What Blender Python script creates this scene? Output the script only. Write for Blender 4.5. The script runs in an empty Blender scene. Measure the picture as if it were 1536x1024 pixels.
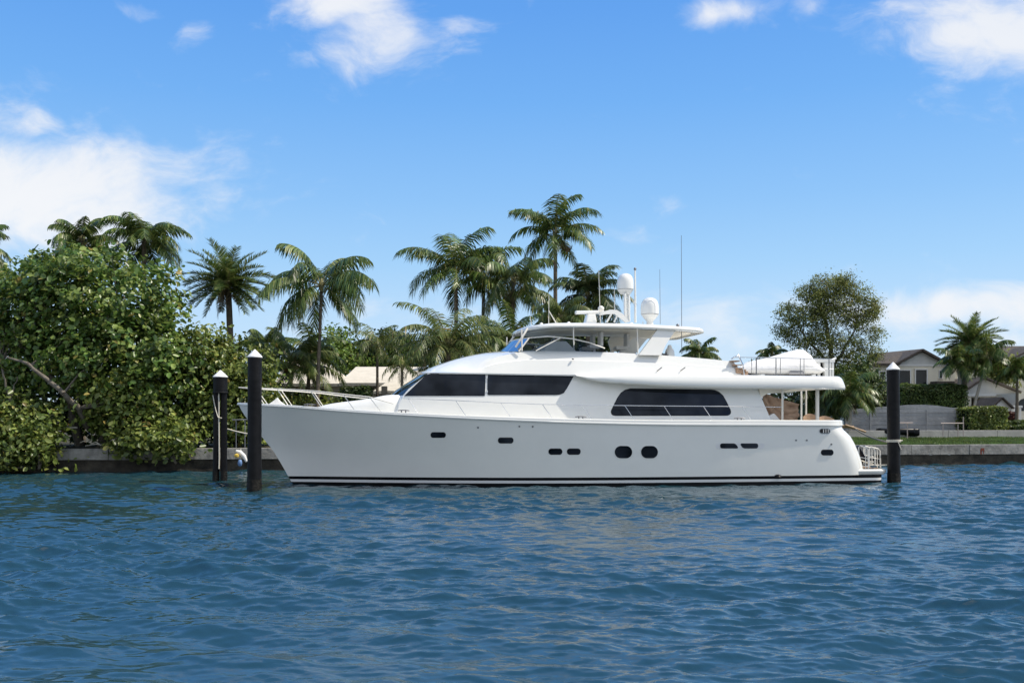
import bpy, math, random
import numpy as np
from mathutils import Vector, Matrix

C = bpy.context.scene.collection
scene = bpy.context.scene
R = math.radians

# ------------------------------------------------------------------ camera
CAM_H, FPX, HORIZON = 2.73, 1496.0, 625.0       # eye height (m), focal length and eye line of the 1536 x 1024 photograph
cam_d = bpy.data.cameras.new('camera')
cam = bpy.data.objects.new('camera', cam_d); C.objects.link(cam)
cam.location = (0, 0, CAM_H); cam.rotation_euler = (R(90), 0, 0)
cam_d.sensor_width = 36.0; cam_d.lens = FPX * 36.0 / 1536.0
cam_d.shift_y = (HORIZON - 512.0) / 1536.0
cam_d.clip_start = 0.1; cam_d.clip_end = 6000
scene.camera = cam

# ------------------------------------------------------------------ light
SUN_EL, SUN_AZ = 54.0, -3.0                      # elevation; angle from +X towards +Y
vs = scene.view_settings
vs.view_transform = 'Standard'; vs.look = 'None'; vs.gamma = 1.0; vs.exposure = 0.92
try: vs.use_curve_mapping = False
except Exception: pass
sd = bpy.data.lights.new('sun', 'SUN'); sd.energy = 2.8; sd.angle = R(0.5); sd.color = (1.0, 0.92, 0.79)
so = bpy.data.objects.new('sun', sd); C.objects.link(so)
sdir = Vector((math.cos(R(SUN_EL)) * math.cos(R(SUN_AZ)), math.cos(R(SUN_EL)) * math.sin(R(SUN_AZ)), math.sin(R(SUN_EL))))
so.rotation_euler = sdir.to_track_quat('Z', 'Y').to_euler(); so.location = (60, 10, 60)

world = bpy.data.worlds.new('World'); scene.world = world; world.use_nodes = True
wt = world.node_tree; wn, wl = wt.nodes, wt.links
wn.clear()
def wmath(op, a, b=None, c=None, clamp=False):
    n = wn.new('ShaderNodeMath'); n.operation = op; n.use_clamp = clamp
    for i, v in enumerate((a, b, c)):
        if v is None: continue
        if isinstance(v, (int, float)): n.inputs[i].default_value = v
        else: wl.new(v, n.inputs[i])
    return n.outputs[0]
def wvec(op, a, b):
    n = wn.new('ShaderNodeVectorMath'); n.operation = op
    for i, v in enumerate((a, b)):
        if isinstance(v, tuple): n.inputs[i].default_value = v
        else: wl.new(v, n.inputs[i])
    return n.outputs['Value'] if op == 'DOT_PRODUCT' else n.outputs['Vector']
sky = wn.new('ShaderNodeTexSky'); sky.sky_type = 'NISHITA'; sky.sun_disc = False
sky.sun_elevation = R(SUN_EL); sky.sun_rotation = R(90 - SUN_AZ)
sky.air_density = 1.0; sky.dust_density = 0.2; sky.ozone_density = 2.0; sky.altitude = 0
tc = wn.new('ShaderNodeTexCoord'); sep = wn.new('ShaderNodeSeparateXYZ'); wl.new(tc.outputs['Generated'], sep.inputs[0])
dyy = wmath('MAXIMUM', wmath('ABSOLUTE', sep.outputs[1]), 0.06)
cu = wmath('DIVIDE', sep.outputs[0], dyy); cv = wmath('DIVIDE', sep.outputs[2], dyy)
comb = wn.new('ShaderNodeCombineXYZ'); wl.new(cu, comb.inputs[0]); wl.new(cv, comb.inputs[1])
P = comb.outputs[0]
def wnoise(vec, scale, detail, rough, dist=0.0):
    n = wn.new('ShaderNodeTexNoise'); wl.new(vec, n.inputs['Vector'])
    n.inputs['Scale'].default_value = scale; n.inputs['Detail'].default_value = detail
    n.inputs['Roughness'].default_value = rough; n.inputs['Distortion'].default_value = dist
    return n
warp = wnoise(P, 7.0, 3, 0.55)
wv = wvec('MULTIPLY', wvec('SUBTRACT', warp.outputs['Color'], (0.5, 0.5, 0.5)), (0.09, 0.05, 0.0))
PW = wvec('ADD', P, wv)
# clouds stand at fixed directions of the sky: bearing, height, spans, density
CLOUDS = [(60, 285, 235, 84, 1.2), (30, 185, 75, 25, .8), (200, 330, 110, 60, .65), (-120, 300, 200, 90, 1.0),
          (520, 0, 85, 36, 1.05), (580, 50, 70, 50, 1.1), (685, 32, 38, 24, .55), (280, 38, 26, 34, .5), (215, 14, 32, 12, .55),
          (475, 88, 34, 14, .42), (1085, 10, 66, 20, .9), (1212, 10, 22, 14, .55), (1470, 45, 115, 68, 1.15), (1390, 15, 70, 26, .75),
          (1560, 30, 90, 80, 1.0), (1460, 460, 240, 26, 1.05), (1480, 505, 190, 26, .55), (1060, 480, 110, 42, .55), (1090, 348, 26, 13, .5),
          (560, 468, 80, 22, .5), (990, 312, 22, 14, .4), (1270, 408, 30, 13, .48), (930, 345, 30, 16, .3), (640, 480, 150, 30, .4), (1180, 530, 160, 30, .5),
          (900, -330, 330, 90, .8), (300, -250, 260, 70, .8), (1500, -220, 260, 80, .9), (-500, 350, 260, 90, .9), (2100, 330, 300, 80, .9)]
total = None
for (x, y, rx, ry, a) in CLOUDS:
    c = ((x - 768) / FPX, (HORIZON - y) / FPX, 0.0)
    d = wvec('MULTIPLY', wvec('SUBTRACT', PW, c), (FPX / rx, FPX / ry, 0.0))
    e = wmath('MULTIPLY', wmath('POWER', 2.71828, wmath('MULTIPLY', wvec('DOT_PRODUCT', d, d), -0.62)), a)
    total = e if total is None else wmath('MAXIMUM', total, e)
stretch = wvec('MULTIPLY', PW, (1.0, 1.7, 1.0))
n1 = wnoise(stretch, 11.0, 9, 0.62, 0.35)
dens = wmath('ADD', total, wmath('MULTIPLY', wmath('SUBTRACT', n1.outputs['Fac'], 0.53), 1.75))
mr = wn.new('ShaderNodeMapRange'); mr.interpolation_type = 'SMOOTHSTEP'; wl.new(dens, mr.inputs['Value'])
mr.inputs['From Min'].default_value = 0.15; mr.inputs['From Max'].default_value = 1.12
front = wmath('MULTIPLY', mr.outputs[0], wmath('GREATER_THAN', cv, 0.0))
# unseen broken bright cloud added behind the viewer to whiten light on the hull
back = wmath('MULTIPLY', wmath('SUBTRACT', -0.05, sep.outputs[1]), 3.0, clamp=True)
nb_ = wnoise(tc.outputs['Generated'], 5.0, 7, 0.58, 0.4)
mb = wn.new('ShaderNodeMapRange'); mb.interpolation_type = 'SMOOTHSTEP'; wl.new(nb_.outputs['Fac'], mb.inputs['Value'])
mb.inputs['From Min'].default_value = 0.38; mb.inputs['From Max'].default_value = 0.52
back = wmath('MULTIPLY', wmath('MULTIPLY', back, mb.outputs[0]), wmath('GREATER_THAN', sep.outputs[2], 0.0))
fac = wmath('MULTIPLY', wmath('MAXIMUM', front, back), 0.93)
n2 = wnoise(stretch, 5.0, 5, 0.5)
cr = wn.new('ShaderNodeMix'); cr.data_type = 'RGBA'
wl.new(n2.outputs['Fac'], cr.inputs['Factor'])
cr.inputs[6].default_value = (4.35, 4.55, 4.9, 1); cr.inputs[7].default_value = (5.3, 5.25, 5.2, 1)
# clear tropical air: deep blue overhead, pale blue at the horizon
rampn = wn.new('ShaderNodeValToRGB'); wl.new(wmath('MAXIMUM', sep.outputs[2], 0.0), rampn.inputs[0])
el_ = rampn.color_ramp.elements
RAMP = [(0.00, (0.319, 0.407, 0.505)), (0.06, (0.286, 0.390, 0.505)), (0.10, (0.253, 0.371, 0.505)), (0.15, (0.192, 0.335, 0.503)), (0.21, (0.140, 0.288, 0.497)), (0.30, (0.085, 0.231, 0.484)), (0.38, (0.059, 0.190, 0.462)), (0.65, (0.049, 0.159, 0.396)), (1.00, (0.044, 0.137, 0.341))]
el_[0].position = 0.0; el_[1].position = 1.0
for i_, (p_, c_) in enumerate(RAMP):
    k_ = el_[0] if i_ == 0 else el_[len(el_) - 1] if i_ == len(RAMP) - 1 else el_.new(p_)
    k_.color = (*c_, 1)
rs_ = wvec('MULTIPLY', rampn.outputs[0], (10.0, 10.0, 10.0))
hs = wn.new('ShaderNodeMix'); hs.data_type = 'RGBA'; hs.inputs['Factor'].default_value = 0.9
wl.new(sky.outputs[0], hs.inputs[6]); wl.new(rs_, hs.inputs[7])
mixc = wn.new('ShaderNodeMix'); mixc.data_type = 'RGBA'
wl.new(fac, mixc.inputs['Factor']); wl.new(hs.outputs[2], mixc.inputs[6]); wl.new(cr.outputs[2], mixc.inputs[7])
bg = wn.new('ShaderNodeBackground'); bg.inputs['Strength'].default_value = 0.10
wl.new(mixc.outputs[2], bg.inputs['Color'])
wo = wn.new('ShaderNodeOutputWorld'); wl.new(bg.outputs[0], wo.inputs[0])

# ------------------------------------------------------------------ helpers
def WX(px, Y): return (px - 768.0) * Y / FPX
def WZ(py, Y): return CAM_H - (py - HORIZON) * Y / FPX

def mat(name, col, rough=0.5, spec=0.5, metal=0.0, coat=0.0, noise=None, bump=None, sss=None):
    """noise=(scale, amount, detail): value variation; bump=(scale, strength)"""
    m = bpy.data.materials.new(name); m.use_nodes = True
    nt = m.node_tree; b = nt.nodes['Principled BSDF']
    b.inputs['Base Color'].default_value = (*col, 1); b.inputs['Roughness'].default_value = rough
    b.inputs['Specular IOR Level'].default_value = spec; b.inputs['Metallic'].default_value = metal
    b.inputs['Coat Weight'].default_value = coat; b.inputs['Coat Roughness'].default_value = 0.06
    tcn = nt.nodes.new('ShaderNodeTexCoord')
    if noise:
        sc, amt, det = noise
        n = nt.nodes.new('ShaderNodeTexNoise'); n.inputs['Scale'].default_value = sc; n.inputs['Detail'].default_value = det
        n.inputs['Roughness'].default_value = 0.65
        nt.links.new(tcn.outputs['Object'], n.inputs['Vector'])
        r = nt.nodes.new('ShaderNodeMapRange'); nt.links.new(n.outputs['Fac'], r.inputs['Value'])
        r.inputs['From Min'].default_value = 0.3; r.inputs['From Max'].default_value = 0.7
        r.inputs['To Min'].default_value = 1 - amt; r.inputs['To Max'].default_value = 1 + amt
        mx = nt.nodes.new('ShaderNodeMix'); mx.data_type = 'RGBA'; mx.blend_type = 'MULTIPLY'; mx.inputs['Factor'].default_value = 1
        mx.inputs[6].default_value = (*col, 1); nt.links.new(r.outputs[0], mx.inputs[7])
        nt.links.new(mx.outputs[2], b.inputs['Base Color'])
    if bump:
        n = nt.nodes.new('ShaderNodeTexNoise'); n.inputs['Scale'].default_value = bump[0]; n.inputs['Detail'].default_value = 6
        nt.links.new(tcn.outputs['Object'], n.inputs['Vector'])
        bp = nt.nodes.new('ShaderNodeBump'); bp.inputs['Strength'].default_value = bump[1]; bp.inputs['Distance'].default_value = 0.05
        nt.links.new(n.outputs['Fac'], bp.inputs['Height']); nt.links.new(bp.outputs[0], b.inputs['Normal'])
    return m

def leaf_mat(name, dark, mid, light, rough=0.45, trans=0.3):
    """each leaf its own tone (random per island)"""
    m = bpy.data.materials.new(name); m.use_nodes = True
    nt = m.node_tree; b = nt.nodes['Principled BSDF']; out = nt.nodes['Material Output']
    g = nt.nodes.new('ShaderNodeNewGeometry'); cr_ = nt.nodes.new('ShaderNodeValToRGB')
    nt.links.new(g.outputs['Random Per Island'], cr_.inputs[0])
    e = cr_.color_ramp.elements
    e[0].position = 0.0; e[0].color = (*dark, 1); e[1].position = 1.0; e[1].color = (*light, 1)
    k = cr_.color_ramp.elements.new(0.55); k.color = (*mid, 1)
    k = cr_.color_ramp.elements.new(0.965); k.color = (*light, 1)
    cr_.color_ramp.elements[len(cr_.color_ramp.elements) - 1].color = (light[0] * 1.15, light[1] * .72, light[2] * .8, 1)
    tcn = nt.nodes.new('ShaderNodeTexCoord'); nz = nt.nodes.new('ShaderNodeTexNoise'); nz.inputs['Scale'].default_value = 0.75; nz.inputs['Detail'].default_value = 4
    nt.links.new(tcn.outputs['Object'], nz.inputs['Vector'])
    mp_ = nt.nodes.new('ShaderNodeMapRange'); nt.links.new(nz.outputs['Fac'], mp_.inputs['Value'])
    mp_.inputs['From Min'].default_value = .32; mp_.inputs['From Max'].default_value = .68; mp_.inputs['To Min'].default_value = .62; mp_.inputs['To Max'].default_value = 1.5
    mm = nt.nodes.new('ShaderNodeMix'); mm.data_type = 'RGBA'; mm.blend_type = 'MULTIPLY'; mm.inputs['Factor'].default_value = 1
    nt.links.new(cr_.outputs[0], mm.inputs[6]); nt.links.new(mp_.outputs[0], mm.inputs[7])
    nt.links.new(mm.outputs[2], b.inputs['Base Color'])
    b.inputs['Roughness'].default_value = rough; b.inputs['Specular IOR Level'].default_value = 0.45
    t = nt.nodes.new('ShaderNodeBsdfTranslucent'); mx = nt.nodes.new('ShaderNodeMixShader'); mx.inputs[0].default_value = trans
    hsv = nt.nodes.new('ShaderNodeHueSaturation'); hsv.inputs['Hue'].default_value = 0.48; hsv.inputs['Value'].default_value = 1.3
    nt.links.new(mm.outputs[2], hsv.inputs['Color']); nt.links.new(hsv.outputs[0], t.inputs['Color'])
    nt.links.new(b.outputs[0], mx.inputs[1]); nt.links.new(t.outputs[0], mx.inputs[2]); nt.links.new(mx.outputs[0], out.inputs['Surface'])
    return m

def tag(o, label=None, cat=None, group=None, kind=None):
    if label: o['label'] = label
    if cat: o['category'] = cat
    if group: o['group'] = group
    if kind: o['kind'] = kind
    return o
def empty(name, label, cat, loc=(0, 0, 0), rz=0.0, group=None):
    o = bpy.data.objects.new(name, None); C.objects.link(o); o.location = loc; o.rotation_euler = (0, 0, rz)
    o.empty_display_size = 0.3
    return tag(o, label, cat, group)

class MB:
    """collects shapes for ONE mesh"""
    def __init__(self): self.v, self.f, self.m, self.k = [], [], [], 0
    def mi(self, k): self.k = k; return self
    def add(self, vs, fs):
        n = len(self.v); self.v += [tuple(p) for p in vs]
        for f in fs: self.f.append(tuple(i + n for i in f)); self.m.append(self.k)
        return self
    def grid(self, rows, close=False):
        n = len(self.v); w = len(rows[0])
        for r in rows: self.v += [tuple(p) for p in r]
        for j in range(len(rows) - 1):
            for i in range(w if close else w - 1):
                a = n + j * w + i; b = n + j * w + (i + 1) % w
                self.f.append((a, b, b + w, a + w)); self.m.append(self.k)
        return self
    def box(self, c, s, rz=0.0):
        hx, hy, hz = s[0] / 2, s[1] / 2, s[2] / 2; cs, sn = math.cos(rz), math.sin(rz)
        vs = []
        for z in (-hz, hz):
            for (x, y) in ((-hx, -hy), (hx, -hy), (hx, hy), (-hx, hy)):
                vs.append((c[0] + x * cs - y * sn, c[1] + x * sn + y * cs, c[2] + z))
        return self.add(vs, [(0, 3, 2, 1), (4, 5, 6, 7), (0, 1, 5, 4), (1, 2, 6, 5), (2, 3, 7, 6), (3, 0, 4, 7)])
    def tube(self, pts, r, n=6, caps=True):
        pts = [Vector(p) for p in pts]; rs = r if isinstance(r, (list, tuple)) else [r] * len(pts)
        rows = []; ref = None
        for i, p in enumerate(pts):
            t = (pts[min(i + 1, len(pts) - 1)] - pts[max(i - 1, 0)]).normalized()
            if ref is None:
                ref = t.cross(Vector((0, 0, 1)))
                if ref.length < 0.05: ref = t.cross(Vector((0, 1, 0)))
            ref = (ref - t * ref.dot(t)).normalized(); q = t.cross(ref)
            rows.append([p + (ref * math.cos(2 * math.pi * k / n) + q * math.sin(2 * math.pi * k / n)) * rs[i] for k in range(n)])
        b = len(self.v); self.grid(rows, True)
        if caps:
            self.f.append(tuple(b + k for k in range(n - 1, -1, -1))); self.m.append(self.k)
            e = b + (len(pts) - 1) * n; self.f.append(tuple(e + k for k in range(n))); self.m.append(self.k)
        return self
    def lathe(self, prof, c=(0, 0, 0), n=20):
        rows = [[(c[0] + r * math.cos(2 * math.pi * k / n), c[1] + r * math.sin(2 * math.pi * k / n), c[2] + z) for k in range(n)] for (r, z) in prof]
        b = len(self.v); self.grid(rows, True)
        self.f.append(tuple(b + k for k in range(n - 1, -1, -1))); self.m.append(self.k)
        e = b + (len(prof) - 1) * n; self.f.append(tuple(e + k for k in range(n))); self.m.append(self.k)
        return self
    def prism(self, poly, axis, a, b):
        """poly in the plane across axis ('x','y','z'), extruded a..b"""
        def put(p, d): return {'x': (d, p[0], p[1]), 'y': (p[0], d, p[1]), 'z': (p[0], p[1], d)}[axis]
        n = len(poly); vs = [put(p, a) for p in poly] + [put(p, b) for p in poly]
        return self.add(vs, [tuple(range(n - 1, -1, -1)), tuple(range(n, 2 * n))] + [(i, (i + 1) % n, n + (i + 1) % n, n + i) for i in range(n)])
    def build(self, name, mats, parent=None, smooth=None, bevel=None):
        me = bpy.data.meshes.new(name); me.from_pydata(self.v, [], self.f)
        if not isinstance(mats, (list, tuple)): mats = [mats]
        for m_ in mats: me.materials.append(m_)
        if len(mats) > 1: me.polygons.foreach_set('material_index', self.m)
        import bmesh
        bm = bmesh.new(); bm.from_mesh(me)
        bmesh.ops.recalc_face_normals(bm, faces=bm.faces)
        if bevel: 
            bmesh.ops.bevel(bm, geom=[e for e in bm.edges if len(e.link_faces) == 2 and e.calc_face_angle(0) > 0.5], offset=bevel, segments=2, affect='EDGES', profile=0.6)
        bm.to_mesh(me); bm.free()
        if smooth is not None:
            me.polygons.foreach_set('use_smooth', [True] * len(me.polygons))
            me.set_sharp_from_angle(angle=R(smooth))
        o = bpy.data.objects.new(name, me); C.objects.link(o)
        if parent: o.parent = parent
        return o

def np_obj(name, V, F, mats, parent=None, mi=None, smooth=False):
    """V (n,3) array, F list of (k,c) index arrays"""
    me = bpy.data.meshes.new(name)
    me.vertices.add(len(V)); me.vertices.foreach_set('co', np.ascontiguousarray(V, dtype=np.float32).ravel())
    li = np.concatenate([f.ravel() for f in F]); tot = np.concatenate([np.full(len(f), f.shape[1]) for f in F])
    st = np.concatenate([[0], np.cumsum(tot)[:-1]])
    me.loops.add(len(li)); me.loops.foreach_set('vertex_index', li.astype(np.int32))
    me.polygons.add(len(tot)); me.polygons.foreach_set('loop_start', st.astype(np.int32))
    if not isinstance(mats, (list, tuple)): mats = [mats]
    for m_ in mats: me.materials.append(m_)
    if mi is not None: me.polygons.foreach_set('material_index', np.asarray(mi, dtype=np.int32))
    if smooth: me.polygons.foreach_set('use_smooth', np.ones(len(tot), dtype=bool))
    me.update(calc_edges=True); me.validate()
    o = bpy.data.objects.new(name, me); C.objects.link(o)
    if parent: o.parent = parent
    return o

def curve1(xs, ys):
    """monotone cubic through the given points"""
    xs = np.array(xs, float); ys = np.array(ys, float); h = np.diff(xs); d = np.diff(ys) / h
    m_ = np.zeros(len(xs)); m_[0] = d[0]; m_[-1] = d[-1]
    for i in range(1, len(xs) - 1):
        m_[i] = 0 if d[i - 1] * d[i] <= 0 else 2 * d[i - 1] * d[i] / (d[i - 1] + d[i]) if True else 0
    def f(x):
        x = min(max(float(x), xs[0]), xs[-1]); i = min(max(int(np.searchsorted(xs, x)) - 1, 0), len(xs) - 2)
        t = (x - xs[i]) / h[i]
        return float((2*t**3-3*t*t+1)*ys[i] + (t**3-2*t*t+t)*h[i]*m_[i] + (-2*t**3+3*t*t)*ys[i+1] + (t**3-t*t)*h[i]*m_[i+1])
    return f

# ------------------------------------------------------------------ materials
M = {}
M['gel'] = mat('white_gelcoat', (0.82, 0.815, 0.775), 0.25, 0.5, coat=0.9, noise=(0.9, 0.02, 4), bump=(0.55, 0.10))
M['gel2'] = mat('white_deck_paint', (0.80, 0.795, 0.755), 0.42, 0.4, noise=(2.5, 0.025, 4))
M['cream'] = mat('cream_headliner', (0.90, 0.84, 0.72), 0.5, 0.4)
M['boot'] = mat('black_boot_paint', (0.003, 0.0035, 0.005), 0.35, 0.18)
M['stripe'] = mat('white_stripe_paint', (0.72, 0.72, 0.72), 0.35)
M['glass'] = mat('dark_tinted_glass', (0.013, 0.015, 0.019), 0.04, 0.34, noise=(0.75, 0.97, 2))  # noise puts paler reflection patches into the glass colour
M['glass'].node_tree.nodes['Principled BSDF'].inputs['Specular Tint'].default_value = (0.55, 0.64, 0.80, 1)
M['rub'] = mat('black_rubber', (0.006, 0.006, 0.006), 0.6, 0.2)
M['chrome'] = mat('stainless_steel', (0.72, 0.72, 0.72), 0.2, metal=1.0)
M['greymetal'] = mat('grey_metal', (0.20, 0.20, 0.21), 0.45, metal=0.6)
M['rail'] = mat('white_rail', (0.80, 0.76, 0.68), 0.35)
M['teak'] = mat('teak', (0.28, 0.18, 0.10), 0.6, noise=(8, 0.2, 5))
M['canvas'] = mat('tan_canvas', (0.40, 0.27, 0.185), 0.85, 0.2, noise=(3, 0.15, 5), bump=(9, 0.5))
M['wcover'] = mat('white_canvas', (0.76, 0.75, 0.73), 0.8, 0.2, noise=(3, 0.04, 4), bump=(5, 0.35))
M['mesh'] = mat('grey_mesh', (0.22, 0.22, 0.23), 0.8)
M['pile'] = mat('black_piling_sleeve', (0.005, 0.005, 0.006), 0.5, 0.2, noise=(2.2, 0.8, 9), bump=(7, 0.25))
M['pilelow'] = mat('wet_barnacled_base', (0.011, 0.010, 0.008), 0.5, 0.2, noise=(9, 0.95, 8), bump=(22, 0.9))
M['cap'] = mat('white_piling_cap', (0.78, 0.77, 0.75), 0.5, noise=(6, 0.06, 4))
M['rope'] = mat('pale_rope', (0.55, 0.52, 0.44), 0.9, noise=(30, 0.2, 3))
M['conc'] = mat('weathered_concrete', (0.25, 0.243, 0.225), 0.85, 0.2, noise=(1.3, 0.6, 10), bump=(8, 0.5))
M['wet'] = mat('dark_wet_concrete', (0.036, 0.031, 0.023), 0.7, 0.3, noise=(1.6, 0.9, 10), bump=(9, 0.8))
M['conc2'] = mat('pale_concrete', (0.36, 0.35, 0.33), 0.85, 0.2, noise=(1.0, 0.22, 8), bump=(6, 0.3))
M['grass'] = mat('lawn_grass', (0.036, 0.068, 0.014), 0.9, 0.1, noise=(2.2, 0.5, 9), bump=(40, 1.0))
M['soil'] = mat('garden_soil', (0.06, 0.055, 0.035), 0.95, 0.1, noise=(0.4, 0.4, 8))
M['stucco'] = mat('cream_stucco', (0.76, 0.71, 0.58), 0.85, 0.2, noise=(1.2, 0.07, 6), bump=(25, 0.15))
M['greysid'] = mat('pale_grey_siding', (0.60, 0.60, 0.57), 0.8, 0.2, noise=(1.2, 0.08, 5))
M['roofbr'] = mat('brown_shingles', (0.085, 0.072, 0.062), 0.85, 0.2, noise=(3.5, 0.35, 7), bump=(16, 0.6))
M['roofw'] = mat('white_tile_roof', (0.62, 0.565, 0.47), 0.75, 0.2, noise=(2.0, 0.12, 6), bump=(6, 0.3))
M['white'] = mat('white_paint', (0.74, 0.73, 0.70), 0.5)
M['dark'] = mat('dark_interior', (0.018, 0.018, 0.018), 0.8)
M['pane'] = mat('house_window_glass', (0.016, 0.02, 0.022), 0.06, 0.3, noise=(1.1, 0.4, 2))
M['bark'] = mat('grey_bark', (0.15, 0.133, 0.11), 0.9, 0.15, noise=(4, 0.4, 8), bump=(10, 0.9))
M['palmbark'] = mat('palm_bark', (0.15, 0.125, 0.095), 0.9, 0.15, noise=(5, 0.35, 6), bump=(6, 0.9))
M['palmgreen'] = mat('green_palm_stem', (0.16, 0.20, 0.09), 0.6, noise=(3, 0.25, 5))
M['palepalm'] = mat('pale_palm_bark', (0.40, 0.37, 0.31), 0.85, noise=(5, 0.25, 6), bump=(6, 0.7))
M['rachis'] = mat('frond_stem', (0.19, 0.17, 0.065), 0.6)
M['fruit'] = mat('orange_fruit', (0.42, 0.16, 0.035), 0.6, noise=(9, 0.3, 4))
M['red'] = mat('red_brown_leaves', (0.09, 0.03, 0.022), 0.8)
M['pinkmetal'] = mat('pale_pink_pipe', (0.42, 0.34, 0.31), 0.6)
M['yellow'] = mat('yellow_paint', (0.60, 0.42, 0.06), 0.6)
M['blue'] = mat('blue_plastic', (0.12, 0.22, 0.42), 0.5)
M['rust'] = mat('rusty_iron', (0.15, 0.035, 0.02), 0.9, noise=(12, 0.4, 5))
M['plank'] = mat('weathered_planks', (0.20, 0.175, 0.14), 0.9, noise=(6, 0.35, 7), bump=(9, 0.5))
M['leaf_grape'] = leaf_mat('sea_grape_leaves', (0.036, 0.078, 0.015), (0.100, 0.175, 0.034), (0.26, 0.32, 0.085), 0.34, 0.36)
M['leaf_light'] = leaf_mat('bright_sea_grape_leaves', (0.055, 0.090, 0.018), (0.13, 0.180, 0.038), (0.27, 0.31, 0.080), 0.36, 0.36)
M['leaf_olive'] = leaf_mat('olive_fine_leaves', (0.075, 0.098, 0.024), (0.155, 0.190, 0.050), (0.27, 0.30, 0.09), 0.6, 0.45)
M['leaf_bright'] = leaf_mat('bright_broad_leaves', (0.06, 0.11, 0.014), (0.12, 0.20, 0.028), (0.21, 0.30, 0.06), 0.5, 0.4)
M['leaf_hedge'] = leaf_mat('hedge_leaves', (0.03, 0.06, 0.012), (0.065, 0.110, 0.022), (0.14, 0.19, 0.045), 0.5, 0.3)
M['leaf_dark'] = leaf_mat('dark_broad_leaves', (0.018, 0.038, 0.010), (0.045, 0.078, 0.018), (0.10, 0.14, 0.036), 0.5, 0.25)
M['leaf_red'] = leaf_mat('red_shrub_leaves', (0.035, 0.012, 0.010), (0.09, 0.03, 0.022), (0.14, 0.05, 0.035), 0.6, 0.2)
M['frond'] = leaf_mat('palm_leaflets', (0.030, 0.060, 0.013), (0.078, 0.132, 0.028), (0.21, 0.245, 0.075), 0.36, 0.3)
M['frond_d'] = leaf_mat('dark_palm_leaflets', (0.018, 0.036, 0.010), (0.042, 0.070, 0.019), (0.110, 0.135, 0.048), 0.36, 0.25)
M['frond_l'] = leaf_mat('pale_palm_leaflets', (0.050, 0.080, 0.020), (0.11, 0.155, 0.04), (0.23, 0.25, 0.09), 0.42, 0.35)
M['frond_dead'] = leaf_mat('dry_palm_leaflets', (0.06, 0.042, 0.025), (0.15, 0.11, 0.06), (0.30, 0.24, 0.14), 0.7, 0.2)

# flybridge windscreen: tinted see-through acrylic
m = bpy.data.materials.new('tinted_acrylic'); m.use_nodes = True; nt = m.node_tree
b_ = nt.nodes['Principled BSDF']; nt.nodes.remove(b_)
tr = nt.nodes.new('ShaderNodeBsdfTransparent'); tr.inputs[0].default_value = (0.50, 0.55, 0.60, 1)
gl = nt.nodes.new('ShaderNodeBsdfGlossy'); gl.inputs['Roughness'].default_value = 0.03; gl.inputs[0].default_value = (0.6, 0.66, 0.72, 1)
fr = nt.nodes.new('ShaderNodeFresnel'); fr.inputs[0].default_value = 1.32
mx = nt.nodes.new('ShaderNodeMixShader'); nt.links.new(fr.outputs[0], mx.inputs[0]); nt.links.new(tr.outputs[0], mx.inputs[1]); nt.links.new(gl.outputs[0], mx.inputs[2])
nt.links.new(mx.outputs[0], nt.nodes['Material Output'].inputs['Surface']); M['acrylic'] = m

# water: opaque dark green body under a clear rippled surface
m = bpy.data.materials.new('canal_water'); m.use_nodes = True; nt = m.node_tree; b_ = nt.nodes['Principled BSDF']
b_.inputs['Base Color'].default_value = (0.011, 0.040, 0.055, 1); b_.inputs['Roughness'].default_value = 0.04
b_.inputs['IOR'].default_value = 1.8; b_.inputs['Specular IOR Level'].default_value = 0.5
tcn = nt.nodes.new('ShaderNodeTexCoord')
mp = nt.nodes.new('ShaderNodeMapping'); mp.inputs['Scale'].default_value = (0.75, 1.3, 1.0); mp.inputs['Rotation'].default_value = (0, 0, R(9))
nt.links.new(tcn.outputs['Object'], mp.inputs['Vector'])
nA = nt.nodes.new('ShaderNodeTexNoise'); nA.inputs['Scale'].default_value = 8.0; nA.inputs['Detail'].default_value = 5; nA.inputs['Roughness'].default_value = 0.6; nA.inputs['Distortion'].default_value = 0.4
nt.links.new(mp.outputs[0], nA.inputs['Vector'])
bA = nt.nodes.new('ShaderNodeBump'); bA.inputs['Strength'].default_value = 0.25; bA.inputs['Distance'].default_value = 0.02
nt.links.new(nA.outputs['Fac'], bA.inputs['Height']); nt.links.new(bA.outputs[0], b_.inputs['Normal'])
M['water'] = m

# ------------------------------------------------------------------ the setting
SW0, SWD = Vector((-22.0, 49.2, 0)), Vector((0.987, 0.161, 0)).normalized()   # seawall face
SWN = Vector((-SWD.y, SWD.x, 0)); SWA = math.atan2(SWD.y, SWD.x)
def sw(a, back, z): return SW0 + SWD * a + SWN * back + Vector((0, 0, z))
GZ = 1.12                                                                      # ground behind the seawall

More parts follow.
